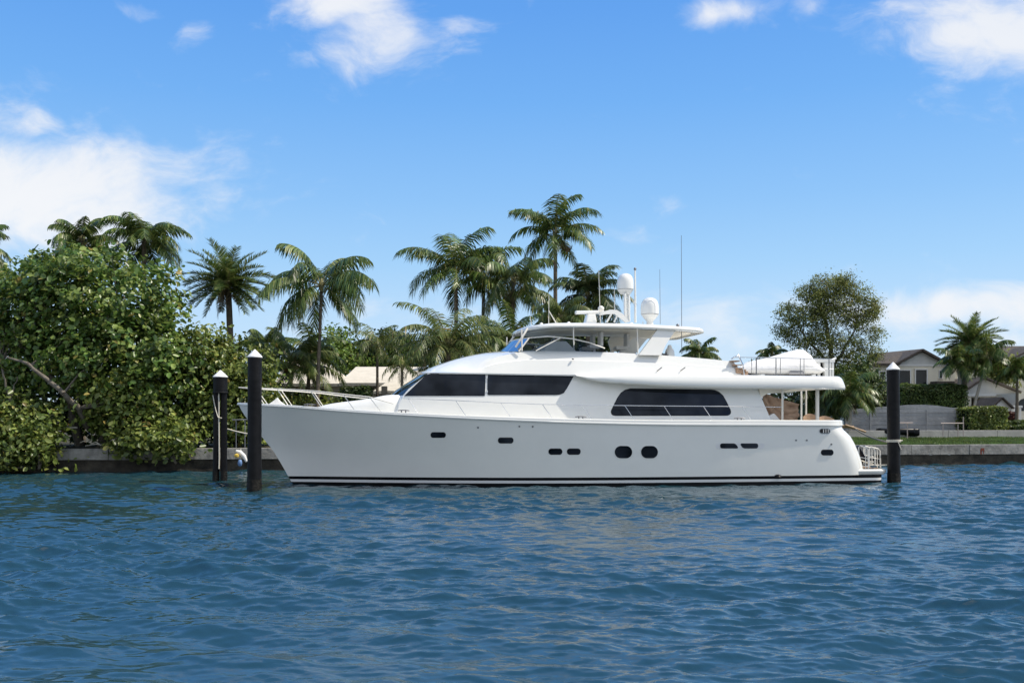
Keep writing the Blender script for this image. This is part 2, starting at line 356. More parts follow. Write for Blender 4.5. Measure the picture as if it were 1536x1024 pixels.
def make_water():
    rng = np.random.default_rng(7)
    ys = [3.0]
    while ys[-1] < 66: ys.append(ys[-1] + 0.011 + 0.0013 * ys[-1])
    ys = np.array(ys, np.float32); nx = 1100
    t = np.linspace(-1, 1, nx, dtype=np.float32)
    X = t[None, :] * (0.60 * ys[:, None] + 5.0); Y = np.repeat(ys[:, None], nx, 1)
    H = np.zeros_like(X); DX = np.zeros_like(X); DY = np.zeros_like(X)
    n = 170
    lam = np.exp(rng.uniform(np.log(0.07), np.log(2.1), n))
    th = R(263) + rng.normal(0, 1, n) * np.where(lam > .5, R(32), R(24))
    gust = (0.52 + 0.95 * (0.5 + 0.5 * np.sin(X * 0.21 + Y * 0.13 + 1.0) * np.sin(Y * 0.27 - X * 0.08 + 2.0))).astype(np.float32)
    cell = np.maximum(0.011 + 0.0013 * Y, (0.60 * Y + 5.0) * 2 / nx * .7)
    for k in range(n):
        kk = 2 * math.pi / lam[k]; kx, ky = np.float32(math.cos(th[k]) * kk), np.float32(math.sin(th[k]) * kk)
        a = lam[k] / 6.283 * 0.86 * (0.030 * math.exp(-(math.log(lam[k] / 0.24)) ** 2 / 1.1) + (0.036 if lam[k] > .9 else 0.020 if lam[k] > .55 else .011))
        fade = np.clip(np.float32(lam[k] / 3.0) / cell - np.float32(0.3), 0, 1) * np.float32(a)
        ph = kx * X + ky * Y + np.float32(rng.uniform(0, 6.283))
        s, c = np.sin(ph), np.cos(ph); f_ = gust * fade
        H += c * f_; s *= f_; DX -= np.float32(0.5 * math.cos(th[k])) * s; DY -= np.float32(0.5 * math.sin(th[k])) * s
    edge = np.clip((1 - np.abs(t))[None, :] * 12, 0, 1) * np.clip((ys - 3.0)[:, None] * 1.2, 0, 1)
    V = np.stack([X + DX * edge, Y + DY * edge, H * edge], -1).reshape(-1, 3)
    ny = len(ys); i = np.arange(ny - 1)[:, None] * nx + np.arange(nx - 1)[None, :]
    F = np.stack([i, i + 1, i + nx + 1, i + nx], -1).reshape(-1, 4)
    # calmer water out of sight, to the sides and behind
    o = len(V); xa, xb = 0.60 * 3 + 5, 0.60 * ys[-1] + 5; ye = ys[-1]
    S = np.array([(-xa, 3, 0), (xa, 3, 0), (xb, ye, 0), (-xb, ye, 0), (-600, -600, 0), (600, -600, 0), (600, 3, 0), (-600, 3, 0), (600, ye, 0), (-600, ye, 0)], float)
    F2 = np.array([(4, 5, 6, 7), (1, 6, 8, 2), (7, 0, 3, 9)]) + o
    w = np_obj('water', np.concatenate([V, S]), [F, F2], M['water'], smooth=True)
    tag(w, 'choppy blue green canal water', kind='structure')
make_water()

g = MB()
a0, a1 = -300, 320
g.add([sw(a0, .42, GZ), sw(a1, .42, GZ), sw(1600, 2500, GZ), sw(-1600, 2500, GZ)], [(0, 1, 2, 3)])
tag(g.build('ground', M['soil']), 'planted ground behind the seawall', kind='structure')
g = MB()
rows = []
for (bk, z) in ((.44, 1.15), (1.5, 1.24), (3.2, 1.34), (5.0, 1.44), (5.4, 1.45)):
    rows.append([sw(34 + i * 0.5, bk, z + 0.03 * math.sin(i * 1.3 + bk) + 0.02 * math.sin(i * .37)) for i in range(80)])
g.grid(rows)
tag(g.build('lawn', M['grass'], smooth=80), 'strip of green lawn above the seawall', kind='structure')
# grass blades on the lawn
rng = np.random.default_rng(3)
n = 26000
a = rng.uniform(34.2, 73, n); bk = rng.uniform(.5, 5.2, n); z = np.interp(bk, [.44, 1.5, 3.2, 5.0, 5.4], [1.15, 1.24, 1.34, 1.44, 1.45])
base = np.stack([SW0.x + SWD.x * a + SWN.x * bk, SW0.y + SWD.y * a + SWN.y * bk, z - .02], -1)
ang = rng.uniform(0, 6.283, n); hgt = rng.uniform(.05, .13, n)
d = np.stack([np.cos(ang), np.sin(ang), 0 * ang], -1)
tip = base + np.stack([rng.normal(0, .03, n), rng.normal(0, .03, n), hgt], -1)
V = np.stack([base - d * .018, base + d * .018, tip], 1).reshape(-1, 3)
o = np_obj('grass_blades', V, [np.arange(3 * n).reshape(-1, 3)], M['leaf_hedge']); tag(o, 'short green grass of the lawn above the seawall', 'grass', kind='stuff')

# seawall
swl = empty('seawall', 'long weathered concrete seawall with dark wet base along the waterline', 'seawall', sw(0, 0, 0), SWA)
b = MB(); rr = random.Random(4)
for i in range(44):                                           # cast sections with open joints
    x0 = -70 + i * 3.6; b.box((x0 + 1.79, .21 + rr.uniform(-.012, .012), .87 + rr.uniform(-.01, .01)), (3.575, .5, .56))
b.build('wall_cap', M['conc'], swl, bevel=.02)
b = MB(); rows = []
for zz, off in ((-1.5, .06), (.0, .04), (.2, .07), (.4, .05), (.6, .03)):
    rows.append([(-70 + i * .6, off + rr.uniform(-.03, .03), zz + (rr.uniform(-.03, .03) if zz > -1 else 0)) for i in range(265)])
b.grid(rows); b.build('wall_face', M['wet'], swl, smooth=50)
b = MB(); b.box((49.6, -.055, .86), (.2, .02, .17)); b.box((49.5, -.052, .74), (.09, .02, .3)); b.box((49.66, -.05, .72), (.05, .02, .2)); b.build('rust_stain', M['rust'], swl)

# ------------------------------------------------------------------ the yacht (local axes: x = s aft from the stem, y = t to the far side, z up)
YA = R(8.7); YU = (math.cos(YA), math.sin(YA)); YX, YY = -8.77, 40.0
yacht = empty('motor_yacht', 'long white motor yacht with dark tinted windows and radomes moored along the seawall', 'yacht', (YX, YY, 0), YA)
def SZ(px, py, t):
    """station and height of a point seen at (px, py) and lying at offset t from the centre line"""
    r = (px - 768.0) / FPX
    s = (YY * r + YU[0] * r * t - YX + YU[1] * t) / (YU[0] - YU[1] * r)
    return s, WZ(py, YY + YU[1] * s + YU[0] * t)

zdk = curve1([-2.15, 0, 2, 4.5, 7, 11, 15, 19, 22.4, 24], [3.21, 3.09, 2.93, 2.77, 2.64, 2.49, 2.41, 2.39, 2.37, 2.37])
stem_s = curve1([-1.0, 0, .36, .9, 1.41, 1.9, 2.5, 3.07, 3.3], [.6, 0.0, -.2, -.50, -.81, -1.20, -1.68, -2.06, -2.15])
tr_s = curve1([-1, .36, .8, 1.27, 1.92, 2.37, 2.7], [23.3, 23.3, 23.22, 23.03, 22.66, 22.22, 22.2])
hdq = curve1([0, .01, .03, .06, .1, .16, .24, .35, .5, .65, .85, 1.0], [.06, .36, .76, 1.17, 1.6, 2.1, 2.55, 2.9, 3.08, 3.12, 3.04, 2.92])
hwq = curve1([0, .03, .1, .2, .3, .42, .55, .75, 1.0], [.02, .2, .72, 1.42, 2.0, 2.48, 2.72, 2.80, 2.74])
def hull_b(s, z):
    st = stem_s(z); q = min(max((s - st) / (23.2 - st), 0), 1)
    f = min(max(z / max(zdk(s), .1), 0), 1.1); p = 1.9 - 1.0 * min(q * 1.6, 1)
    return hwq(q) + (hdq(q) - hwq(q)) * f ** p
QQ = [i / 54 for i in range(55)]; QQ = [q ** 1.6 for q in QQ]
def hull_ring(zf, tr, Rc, out=0.0):
    """closed plan line: near side from the stem, round the transom, far side back to the stem. zf(s) gives the height"""
    pts = []
    for q in QQ:
        z = zf(5.0); s = 0
        for _ in range(4):
            st = stem_s(z); s = st + (tr(z) - Rc - st) * q; z = zf(s)
        pts.append((s, -(hull_b(s, z) + out), z))
    s0, b0, z0 = pts[-1][0], -pts[-1][1], pts[-1][2]
    for k in range(1, 11):
        a = k * math.pi / 20; z = zf(s0 + Rc)
        pts.append((s0 + (Rc + out) * math.sin(a), -(b0 - Rc * 0.85 * (1 - math.cos(a))), z))
    e = pts[-1]
    for k in (.5, .0): pts.append((e[0] + .06 * (1 - k), e[1] * k, e[2]))
    far = [(s, -t, z) for (s, t, z) in reversed(pts[:-1])]
    return pts + far
def hull_rows(levels, tr, Rc): return [hull_ring(l, tr, Rc) for l in levels]
def const(z): return lambda s: z
b = MB(); b.grid(hull_rows([(lambda s, f=f: .36 + (zdk(s) - .36) * f) for f in [i / 14 for i in range(15)]], tr_s, 0.95))
hull = b.build('hull', M['gel'], yacht, smooth=50)
trl = lambda z: 23.93
b = MB(); b.grid(hull_rows([const(.242), const(.36)], trl, .45)); b.build('boot_stripe', M['boot'], yacht, smooth=50)
b = MB(); b.grid(hull_rows([const(.135), const(.2418)], trl, .45)); b.build('waterline_stripe', M['stripe'], yacht, smooth=50)
b = MB(); b.grid(hull_rows([const(-.8), const(-.3), const(.1348)], trl, .45)); b.build('hull_bottom', M['boot'], yacht, smooth=50)

def along_ring(zf, prof, tr=tr_s, Rc=.95):
    """sweep a profile of (outward, up) pairs round the deck edge"""
    ring = hull_ring(zf, tr, Rc); n = len(ring); rows = []
    for i, (s, t, z) in enumerate(ring):
        p0, p1 = Vector(ring[max(i - 1, 0)][:2]), Vector(ring[min(i + 1, n - 1)][:2])
        d = (p1 - p0); d = d.normalized() if d.length > 1e-6 else Vector((0, 1))
        nx, ny = d.y, -d.x
        if i == 0 or i == n - 1: nx, ny = -1, (-.3 if i == 0 else .3)
        h = caph(s)
        rows.append([(s + nx * o_, t + ny * o_, z + u_ * h) for (o_, u_) in prof])
    return rows
caph = curve1([-2.2, 2, 5, 11, 16, 22.5], [.09, .10, .12, .17, .20, .23])
b = MB(); b.grid(along_ring(zdk, [(-.02, 0), (.035, -.12), (.065, .02), (.068, .3), (.05, .45), (.055, .6), (.045, .88), (.01, 1.0), (-.16, 1.0), (-.18, .6), (-.18, -.1)]))
b.build('cap_rail', M['gel'], yacht, smooth=40)
# deck
ring = hull_ring(lambda s: zdk(s) - .03, tr_s, .95); h_ = len(ring) // 2
b = MB(); b.grid([[(p[0], p[1] + .02, p[2]) for p in ring[:h_ + 1]], [(p[0], 0, p[2] + .04) for p in ring[:h_ + 1]], [(p[0], -p[1] - .02, p[2]) for p in ring[:h_ + 1]]])
b.build('main_deck', M['gel2'], yacht, smooth=60)
# swim platform
b = MB(); prof = [(0, .362), (0, .40), (0, .50), (0, .60)]
outs = [0, .03, .05, .02]
rows = []
for (z, o_) in zip((.362, .42, .52, .585), (.02, .07, .09, .05)):
    pts = [(22.2, -2.62 - o_, z)]
    for k in range(9):
        a = k * math.pi / 16; pts.append((23.6 + (.55 + o_) * math.sin(a), -(2.62 + o_ - .55 * (1 - math.cos(a))), z))
    rows.append(pts + [(x, -y, zz) for (x, y, zz) in reversed(pts)])
b.grid(rows); n0 = len(b.v); top = rows[-1]; b.add(top, [tuple(range(len(top)))])
plat = b.build('swim_platform', M['gel'], yacht, smooth=40)
b = MB(); b.box((23.75, 0, .60), (.55, 4.1, .02)); b.build('teak_deck', M['teak'], plat)

# portholes in the hull, both sides
def conform(poly, sideb, off, n=26, m=4):
    """grid inside a convex (s,z) polygon, laid on the side surface"""
    s0 = min(p[0] for p in poly); s1 = max(p[0] for p in poly)
    def span(s):
        zs = []
        for i in range(len(poly)):
            (xa, za), (xb, zb) = poly[i], poly[(i + 1) % len(poly)]
            if min(xa, xb) - 1e-9 <= s <= max(xa, xb) + 1e-9:
                if abs(xb - xa) < 1e-9: zs += [za, zb]
                else: zs.append(za + (zb - za) * (s - xa) / (xb - xa))
        return min(zs), max(zs)
    rows = []
    for i in range(n + 1):
        u = .5 - .5 * math.cos(math.pi * i / n); s = s0 + (s1 - s0) * u; lo, hi = span(min(max(s, s0 + 1e-6), s1 - 1e-6))
        rows.append([(s, lo + (hi - lo) * j / m) for j in range(m + 1)])
    return rows
def rounded(poly, r, k=6):
    out = []
    n = len(poly); rs = r if isinstance(r, (list, tuple)) else [r] * n
    for i in range(n):
        p, a, c = Vector(poly[i]), Vector(poly[i - 1]), Vector(poly[(i + 1) % n])
        u, v = (a - p), (c - p); rr_ = min(rs[i], u.length * .49, v.length * .49); u, v = p + u.normalized() * rr_, p + v.normalized() * rr_
        for j in range(k + 1):
            t = j / k; out.append(tuple((u * (1 - t) ** 2 + p * 1.414 * t * (1 - t) + v * t * t) / ((1 - t) ** 2 + 1.414 * t * (1 - t) + t * t)))
    return out
def panel(name, poly, sideb, off, mt, parent, side=-1, smooth=60):
    g_ = conform(poly, sideb, off)
    b = MB(); b.grid([[(s, side * (sideb(s, z) + off), z) for (s, z) in row] for row in g_])
    # closed edge back to the surface
    edge = [r[0] for r in g_] + [g_[-1][j] for j in range(1, len(g_[0]))] + [r[-1] for r in reversed(g_[:-1])] + [g_[0][j] for j in range(len(g_[0]) - 2, 0, -1)]
    b.grid([[(s, side * (sideb(s, z) + off), z) for (s, z) in edge], [(s, side * (sideb(s, z) - .01), z) for (s, z) in edge]], True)
    return b.build(name, mt, parent, smooth=smooth)
def hull_poly(x0, y0, x1, y1, r):
    def pt(x, y):
        t = -2.9
        for _ in range(6): s, z = SZ(x, y, t); t = -hull_b(s, z)
        return s, z
    return rounded([pt(x0, y0), pt(x1, y0), pt(x1, y1), pt(x0, y1)], r, 8)
def grow(poly, d):
    cx = sum(p[0] for p in poly) / len(poly); cz = sum(p[1] for p in poly) / len(poly)
    wx = max(p[0] for p in poly) - cx; wz = max(p[1] for p in poly) - cz
    return [(cx + (p[0] - cx) * (1 + d / wx), cz + (p[1] - cz) * (1 + d / wz)) for p in poly]
for (x0, y0, x1, y1, r, kind) in [(646.5, 648.6, 668, 655.6, .2, 0), (747.5, 656.5, 769.5, 664, .2, 0), (823.3, 673, 842.8, 681, .2, 0), (851, 673, 870.2, 681, .2, 0),
                                  (922, 668.5, 948, 686.9, .24, 1), (961.5, 668.5, 986.6, 686.9, .24, 1), (1232, 674.6, 1249.5, 682, .2, 0)]:
    po = hull_poly(x0, y0, x1, y1, r)
    for sd_ in (-1, 1):
        f = panel('porthole', grow(po, .03 if kind else .018), hull_b, .010, M['gel'] if kind else M['rub'], yacht, sd_)
        panel('pane', po, hull_b, .020, M['glass'], f, sd_)
po = hull_poly(1073.5, 664.3, 1147, 672.6, .2)
for sd_ in (-1, 1):
    f = panel('engine_room_vent', po, hull_b, .008, M['stripe'], yacht, sd_)
    for (q0, q1, q2, q3) in ((1080, 1103, 1108, 1080), (1109.5, 1137, 1137, 1114)):
        def hp(x, y):
            t = -2.9
            for _ in range(6): s, z = SZ(x, y, t); t = -hull_b(s, z)
            return s, z
        panel('louvre', rounded([hp(q0, 664.6), hp(q1, 664.6), hp(q2, 672.2), hp(q3, 672.2)], .09), hull_b, .017, M['glass'], f, sd_)
po = hull_poly(1229.5, 643, 1244.5, 649.5, .2)
hw = panel('hawse_fairlead', grow(po, .03), hull_b, .012, M['chrome'], yacht)
panel('fairlead_opening', po, hull_b, .02, M['dark'], hw)
b = MB()
for x in (1233.5, 1237, 1240.5):
    s, z = SZ(x, 646, -2.9); t = -hull_b(s, z) - .03; b.tube([(s, t, z - .07), (s, t, z + .07)], .018)
b.build('fairlead_roller', M['chrome'], hw)
for (x, y) in ((779, 639.3), (799, 639.5), (1194, 660), (1210, 660), (1247, 666), (717, 641)):
    po = hull_poly(x - 1.3, y - 1.3, x + 1.3, y + 1.3, .03); panel('drain_fitting', po, hull_b, .015, M['greymetal'], yacht)
# exhaust fairing at the waterline
s, z = SZ(1166, 713.5, -2.8); b = MB(); b.lathe([(0.0, 0), (.16, .0), (.12, .06), (.05, .09)], (s, -hull_b(s, .36) - .0, .33)); b.build('exhaust_outlet', M['boot'], yacht)

# raised foredeck
b = MB(); rows = []
trz = curve1([.9, 1.4, 2.88, 3.8, 4.6], [3.06, 3.20, 3.40, 3.57, 3.60]); trw = curve1([.9, 1.4, 2, 3, 3.8, 4.6], [.35, .8, 1.2, 1.62, 1.78, 1.80])
for i in range(20):
    s = .9 + i * 3.7 / 19; w = trw(s); z = trz(s); zd = zdk(s) - .06
    half = [(w + .28, zd), (w + .16, zd + (z - zd) * .55), (w + .03, z - .06), (w - .12, z), (w * .5, z + .03), (0, z + .045)]
    rows.append([(s, -a, c) for (a, c) in half] + [(s, a, c) for (a, c) in reversed(half[:-1])])
b.grid(rows); b.build('foredeck_trunk', M['gel2'], yacht, smooth=50)

# deckhouse
wbs = curve1([3.4, 4.3, 6, 8, 11, 19], [2.05, 2.22, 2.42, 2.55, 2.62, 2.62])
def house_w(s, z): return wbs(s) - .19 * (z - 2.55)
sfz = curve1([2.4, 3.53, 4.42, 4.6], [3.4, 3.82, 5.02, 5.2]); scz = curve1([2.4, 3.53, 4.42, 4.6], [3.9, 4.29, 5.28, 5.5]); saz = lambda z: 19.08 - .37 * (z - 2.55)
def house_ring(z):
    sf, sc, sa = sfz(z), scz(z), saz(z); w = house_w(sc, z); pts = []
    for k in range(13):
        u = k / 12; pts.append((sf + (sc - sf) * u ** 2.2, -w * u, z))
    for k in range(1, 31):
        s = sc + (sa - sc) * k / 30; pts.append((s, -house_w(s, z), z))
    return pts + [(s, -t, z_) for (s, t, z_) in reversed(pts[1:])]
b = MB(); b.grid([house_ring(z) for z in (2.42, 2.8, 3.2, 3.5, 3.53, 3.8, 4.1, 4.42)], True)
b.build('deckhouse', M['gel'], yacht, smooth=32)
def sz_house(x, y):
    t = -2.4
    for _ in range(6): s, z = SZ(x, y, t); t = -house_w(s, z)
    return s, z
w1 = rounded([sz_house(606, 593.6), sz_house(641, 560), sz_house(728, 560), sz_house(728, 593.6)], [.03, .05, .05, .05], 4)
w2 = rounded([sz_house(731, 560), sz_house(861.5, 562), sz_house(846, 590), sz_house(838, 592.2), sz_house(731, 592.2)], [.05, .06, .25, .3, .05], 5)
w3 = rounded([sz_house(933.5, 582.8), sz_house(1080.5, 584.8), sz_house(1099.5, 622.5), sz_house(913.2, 622.8)], [.36, .36, .28, .28], 8)
for sd_ in (-1, 1):
    panel('pilothouse_window', w1, house_w, .016, M['glass'], yacht, sd_)
    panel('pilothouse_window', w2, house_w, .016, M['glass'], yacht, sd_)
    f = panel('saloon_window', grow(w3, .02), house_w, .008, M['rub'], yacht, sd_)
    panel('pane', w3, house_w, .016, M['glass'], f, sd_)
# front windscreen in three panes
for (u0, u1) in ((-1, -.36), (-.33, .33), (.36, 1)):
    rows = []
    for i in range(5):
        z = 3.56 + (4.41 - 3.56) * i / 4; sf, sc = sfz(z), scz(z); w = house_w(sc, z) - .05; row = []
        for k in range(9):
            u = u0 + (u1 - u0) * k / 8; row.append((sf + (sc - sf) * abs(u) ** 2.2 - .02, w * u, z + .012))
        rows.append(row)
    b = MB(); b.grid(rows); b.build('windscreen_pane', M['glass'], yacht, smooth=60)
b = MB()
s, z0 = sz_house(730, 561)
for (zz) in (3.72, 4.28): b = MB(); b.box((s, -house_w(s, zz) - .03, zz), (.04, .05, .09)); b.build('window_latch', M['chrome'], yacht)
# aft bulkhead door and saloon glass behind the cockpit
b = MB(); b.box((19.02, 0, 3.2), (.05, 3.2, 1.3)); b.build('cockpit_door', M['glass'], yacht)

# visor and flybridge coaming
ztop = curve1([4.98, 5.4, 6.0, 6.98, 7.8, 8.6, 9.6, 11, 13, 15, 16.4, 17.4, 18.0], [4.46, 4.70, 4.93, 5.22, 5.37, 5.44, 5.46, 5.43, 5.37, 5.26, 5.16, 5.06, 5.0])
zside = curve1([4.98, 6.6, 7.6, 8.6, 9.4, 11, 13, 15, 16.4, 17.4, 18.0], [4.45, 4.55, 5.0, 5.24, 5.35, 5.34, 5.29, 5.19, 5.09, 5.00, 4.95])
wfly = curve1([4.98, 5.06, 5.3, 5.8, 6.6, 8, 10, 12, 18], [1.3, 1.7, 2.02, 2.15, 2.22, 2.31, 2.38, 2.44, 2.46])
def fly_section(s, cut=0.0):
    w = wfly(s); zb = 4.41 - .012 * max(s - 5, 0); zs = max(zside(s), zb + .1); zt = max(ztop(s), zs + .03)
    k1 = min(max((zs - 4.9) / .3, 0), 1)
    zk = zb + (zs - zb) * .62
    half = [(w - .45, zb + .02), (w, zb), (w + .01, zb + .05), (w - .08 - .10 * k1, zk), (w - .16 - .10 * k1, zk + .025), (w - .24 - .14 * k1, zs)]
    wt_ = half[-1][0]
    for u in (.88, .7, .45, .2, 0): half.append((wt_ * u, zs + (zt - zs) * (1 - u ** 2.0)))
    return half
b = MB(); rows = []
ss = [4.98, 5.02, 5.08, 5.2, 5.4, 5.7, 6.1, 6.5, 6.9, 7.3, 7.7, 8.1, 8.6, 9.2] + [10 + .5 * i for i in range(16)]
for s in ss:
    half = fly_section(s)
    # blunt curved front in plan
    def sx(tt, s=s): return s + (.35 * (abs(tt) / 2.2) ** 2.5 if s < 6.5 else .35 * (abs(tt) / 2.2) ** 2.5 * max(0, 1 - (s - 6.5) / 2))
    rows.append([(sx(a), -a, c) for (a, c) in half] + [(sx(a), a, c) for (a, c) in reversed(half[:-1])])
# aft end slopes down to the boat deck
half = fly_section(17.5); zb = 4.3
for (ds, kz) in ((.15, .93), (.35, .62), (.6, .25), (.8, .02)):
    rows.append([(17.5 + ds, -a, zb + (c - zb) * kz if c > zb else c) for (a, c) in half] + [(17.5 + ds, a, zb + (c - zb) * kz if c > zb else c) for (a, c) in reversed(half[:-1])])
b.grid(rows); b.add(rows[0], [tuple(range(len(rows[0])))])
b.build('flybridge_coaming', M['gel'], yacht, smooth=28)
for (x, y) in ((861, 537.8),):
    b = MB()
    s, z = SZ(x, y, -2.5); b.lathe([(.04, 0), (.05, .03), (.02, .06)], (s, -2.30, z - .03)); b.build('courtesy_lamp', M['greymetal'], yacht)
for (x, y) in ((989, 553), (1024, 553)):
    s, z = SZ(x, y, -2.5); b = MB(); b.tube([(s - .06, -2.40, z - .08), (s + .02, -2.52, z + .0), (s + .1, -2.52, z + .06)], .02); b.build('courtesy_lamp', M['greymetal'], yacht)

# boat deck overhang
bw = curve1([11.0, 11.6, 12.4, 13.5, 22], [2.64, 2.78, 2.94, 3.06, 3.06]); bzb = curve1([11.0, 11.8, 12.8, 14.8, 17, 22.3], [4.33, 4.12, 4.02, 3.92, 3.86, 3.83]); bzt = curve1([11.0, 13, 16, 22.3], [4.38, 4.42, 4.41, 4.37])
b = MB(); rows = []
def deck_half(s):
    w, lo, hi = bw(s), bzb(s), bzt(s); hgt = hi - lo
    return [(0, lo + .06), (w - .5, lo + .05), (w - .10, lo), (w - .02, lo + hgt * .12), (w, lo + hgt * .32), (w - .02, lo + hgt * .6), (w - .08, lo + hgt * .85), (w - .22, hi), (w - .5, hi + .01), (0, hi + .03)]
for s in [11.0, 11.2, 11.5, 11.9, 12.4, 13, 14, 15, 16, 17, 18, 19, 20, 21, 21.5]:
    h0 = deck_half(s); rows.append([(s, -a, c) for (a, c) in h0] + [(s, a, c) for (a, c) in reversed(h0[1:-1])])
h0 = deck_half(21.6); lo, hi = bzb(21.6), bzt(21.6)
for (k, e) in ((.3, .02), (.6, .1), (.82, .26), (.95, .5)):
    rows.append([(21.5 + k * (.62 + .22 * (hi - c) / (hi - lo)), -max(a - e * .9, 0), c) for (a, c) in h0] + [(21.5 + k * (.62 + .22 * (hi - c) / (hi - lo)), max(a - e * .9, 0), c) for (a, c) in reversed(h0[1:-1])])
b.grid(rows, True); b.add(rows[-1], [tuple(range(len(rows[-1])))])
bd = b.build('boat_deck', M['gel'], yacht, smooth=35)
b = MB(); b.box((20.3, 0, 3.868), (2.6, 4.8, .02)); b.build('headliner', M['cream'], bd)
# cream return at the aft end of the saloon side
for sd_ in (-1, 1):
    b = MB(); b.prism([(18.62, 3.88), (20.0, 3.86), (19.6, 3.72), (18.95, 3.66), (18.72, 3.50)], 'y', sd_ * 2.33, sd_ * 2.43); b.build('aft_bracket', M['cream'], yacht)

# flybridge windscreen
def gz(s): return zside(s)
nb = [SZ(x, 525, -2.18)[0] for x in (762, 800, 840, 880, 905)]
b = MB(); cols = []
frontb = [(8.35, 0), (8.42, -.8), (8.6, -1.5), (8.85, -1.95)]; frontt = [(8.82, 0), (8.88, -.75), (9.05, -1.4), (9.28, -1.82)]
for (p, q) in zip(frontb, frontt): cols.append(((p[0], p[1], ztop(p[0]) - .02 - .045 * abs(p[1]) ** 1.4), (q[0], q[1], 5.86)))
for (xb, xt, yt) in ((815, 822, 504.5), (850, 858, 508), (880, 884, 514), (906, 907, 522.5)):
    sb = SZ(xb, 525, -2.16)[0]; st_, zt_ = SZ(xt, yt, -2.0); cols.append(((sb, -2.16, zside(sb) - .02), (st_, -2.02, zt_)))
for sd_ in (1, -1):
    for (i0, i1) in ((0, 3), (3, 5), (5, 7)):
        rows = [[(c[0][0] + (c[1][0] - c[0][0]) * k, sd_ * (c[0][1] + (c[1][1] - c[0][1]) * k), c[0][2] + (c[1][2] - c[0][2]) * k) for c in cols[i0:i1 + 1]] for k in (0, .5, 1)]
        bb = MB(); bb.grid(rows); bb.build('flybridge_windscreen', M['acrylic'], yacht, smooth=60)
bb = MB()
for sd_ in (1, -1):
    bb.tube([(c[1][0], sd_ * c[1][1], c[1][2]) for c in cols], .028)
    bb.tube([(cols[3][0][0], sd_ * cols[3][0][1], cols[3][0][2]), (cols[3][1][0], sd_ * cols[3][1][1], cols[3][1][2])], .035)
    c5, c4 = cols[5], cols[4]
    bb.tube([(c4[0][0] - .3, sd_ * c4[0][1], c4[0][2]), ((c4[1][0] + c5[1][0]) / 2, sd_ * c5[1][1], c5[1][2] + .02)], .025)
bb.build('windscreen_frame', M['rail'], yacht, smooth=60)
# helm inside
b = MB(); b.prism([(9.9, 5.3), (10.25, 5.78), (10.9, 5.8), (11.4, 5.3)], 'y', -1.3, 1.3); b.build('helm_console', M['gel2'], yacht, bevel=.06)
for (s, t) in ((12.2, -.7), (12.2, .7), (13.5, 0)):
    b = MB(); b.box((s, t, 5.62), (.5, .55, .14)); b.box((s + .26, t, 5.92), (.12, .55, .6)); b.tube([(s, t, 5.3), (s, t, 5.6)], .06); b.build('helm_seat', M['wcover'], yacht, bevel=.03)

# hardtop
def top_plan(w, s0, s1, rf, rb):
    pts = []
    for k in range(13):
        a = math.pi / 2 * k / 12; pts.append((s0 + rf * (1 - math.sin(a)) if False else s0 + rf * (1 - math.cos(a)), -w * math.sin(a) ** .75))
    for k in range(1, 9): pts.append((s0 + rf + (s1 - rb - s0 - rf) * k / 8, -w))
    for k in range(1, 9):
        a = math.pi / 2 * k / 8; pts.append((s1 - rb + rb * math.sin(a), -w + .55 * (1 - math.cos(a))))
    return pts
def top_z(s): return float(np.interp(s, [8.9, 9.4, 10.2, 11.5, 13.5, 15.2, 16.6], [6.30, 6.38, 6.45, 6.475, 6.47, 6.41, 6.33]))
b = MB(); rows = []
for (w, dz, ins) in ((1.5, -.195, .55), (2.03, -.20, .07), (2.12, -.185, .01), (2.15, -.135, 0), (2.13, -.06, .015), (2.04, -.005, .08), (1.8, .02, .3)):
    pts = top_plan(w, 8.93 + ins, 16.55 - ins * .7, 1.5, .4); pts = pts + [(s, -t) for (s, t) in reversed(pts[1:])]
    rows.append([(s, t, top_z(s) + dz) for (s, t) in pts])
rows = [[(s, t * .02, z) for (s, t, z) in rows[0]]] + rows + [[(s, t * .02, z + .02) for (s, t, z) in rows[-1]]]
b.grid(rows, True); hard = b.build('hardtop', M['gel'], yacht, smooth=45)
b = MB(); rows = []
pts = top_plan(1.85, 9.3, 16.1, 1.3, .4); top_ = [(s, t, top_z(s) - .212) for (s, t) in pts]; b.grid([top_, [(s, -t, z) for (s, t, z) in top_]]); b.build('headliner', M['cream'], hard, smooth=60)
# hardtop posts
for sd_ in (-1, 1):
    for x, y0 in ((783, 523), (861, 523), (957, 527)):
        s, z = SZ(x, y0, -2.1); b = MB(); b.tube([(s, sd_ * 2.08, min(z, zside(s) + .02)), (s, sd_ * 1.98, top_z(s) - .12)], .028, 8); b.build('hardtop_post', M['rail'], yacht, smooth=60)
    b = MB(); b.tube([(8.75, sd_ * 1.7, 5.5), (9.05, sd_ * 1.75, 5.95), (9.25, sd_ * 1.6, top_z(9.25) - .1)], .045, 8); b.build('hardtop_post', M['rail'], yacht, smooth=60)
# radar arch legs
for sd_ in (-1, 1):
    tb, tt = -2.2, -1.95
    p = [SZ(957.5, 529.5, tb), SZ(991, 530.5, tb), SZ(1014, 494, tt), SZ(986, 494, tt)]
    b = MB(); rows = []
    for k in range(7):
        u = k / 6; ease = u * u * .35 + u * .65
        sa = p[0][0] + (p[3][0] - p[0][0]) * u; sb = p[1][0] + (p[2][0] - p[1][0]) * ease; z = p[0][1] - .08 + (p[3][1] - p[0][1] + .08) * u; t = sd_ * -(tb + (tt - tb) * u)
        rows.append([(sa, -t - .07, z), (sb, -t - .07, z), (sb + .02, -t, z), (sb, -t + .07, z), (sa, -t + .07, z), (sa - .02, -t, z)])
    b.grid(rows, True); b.build('radar_arch_leg', M['gel'], yacht, smooth=35)
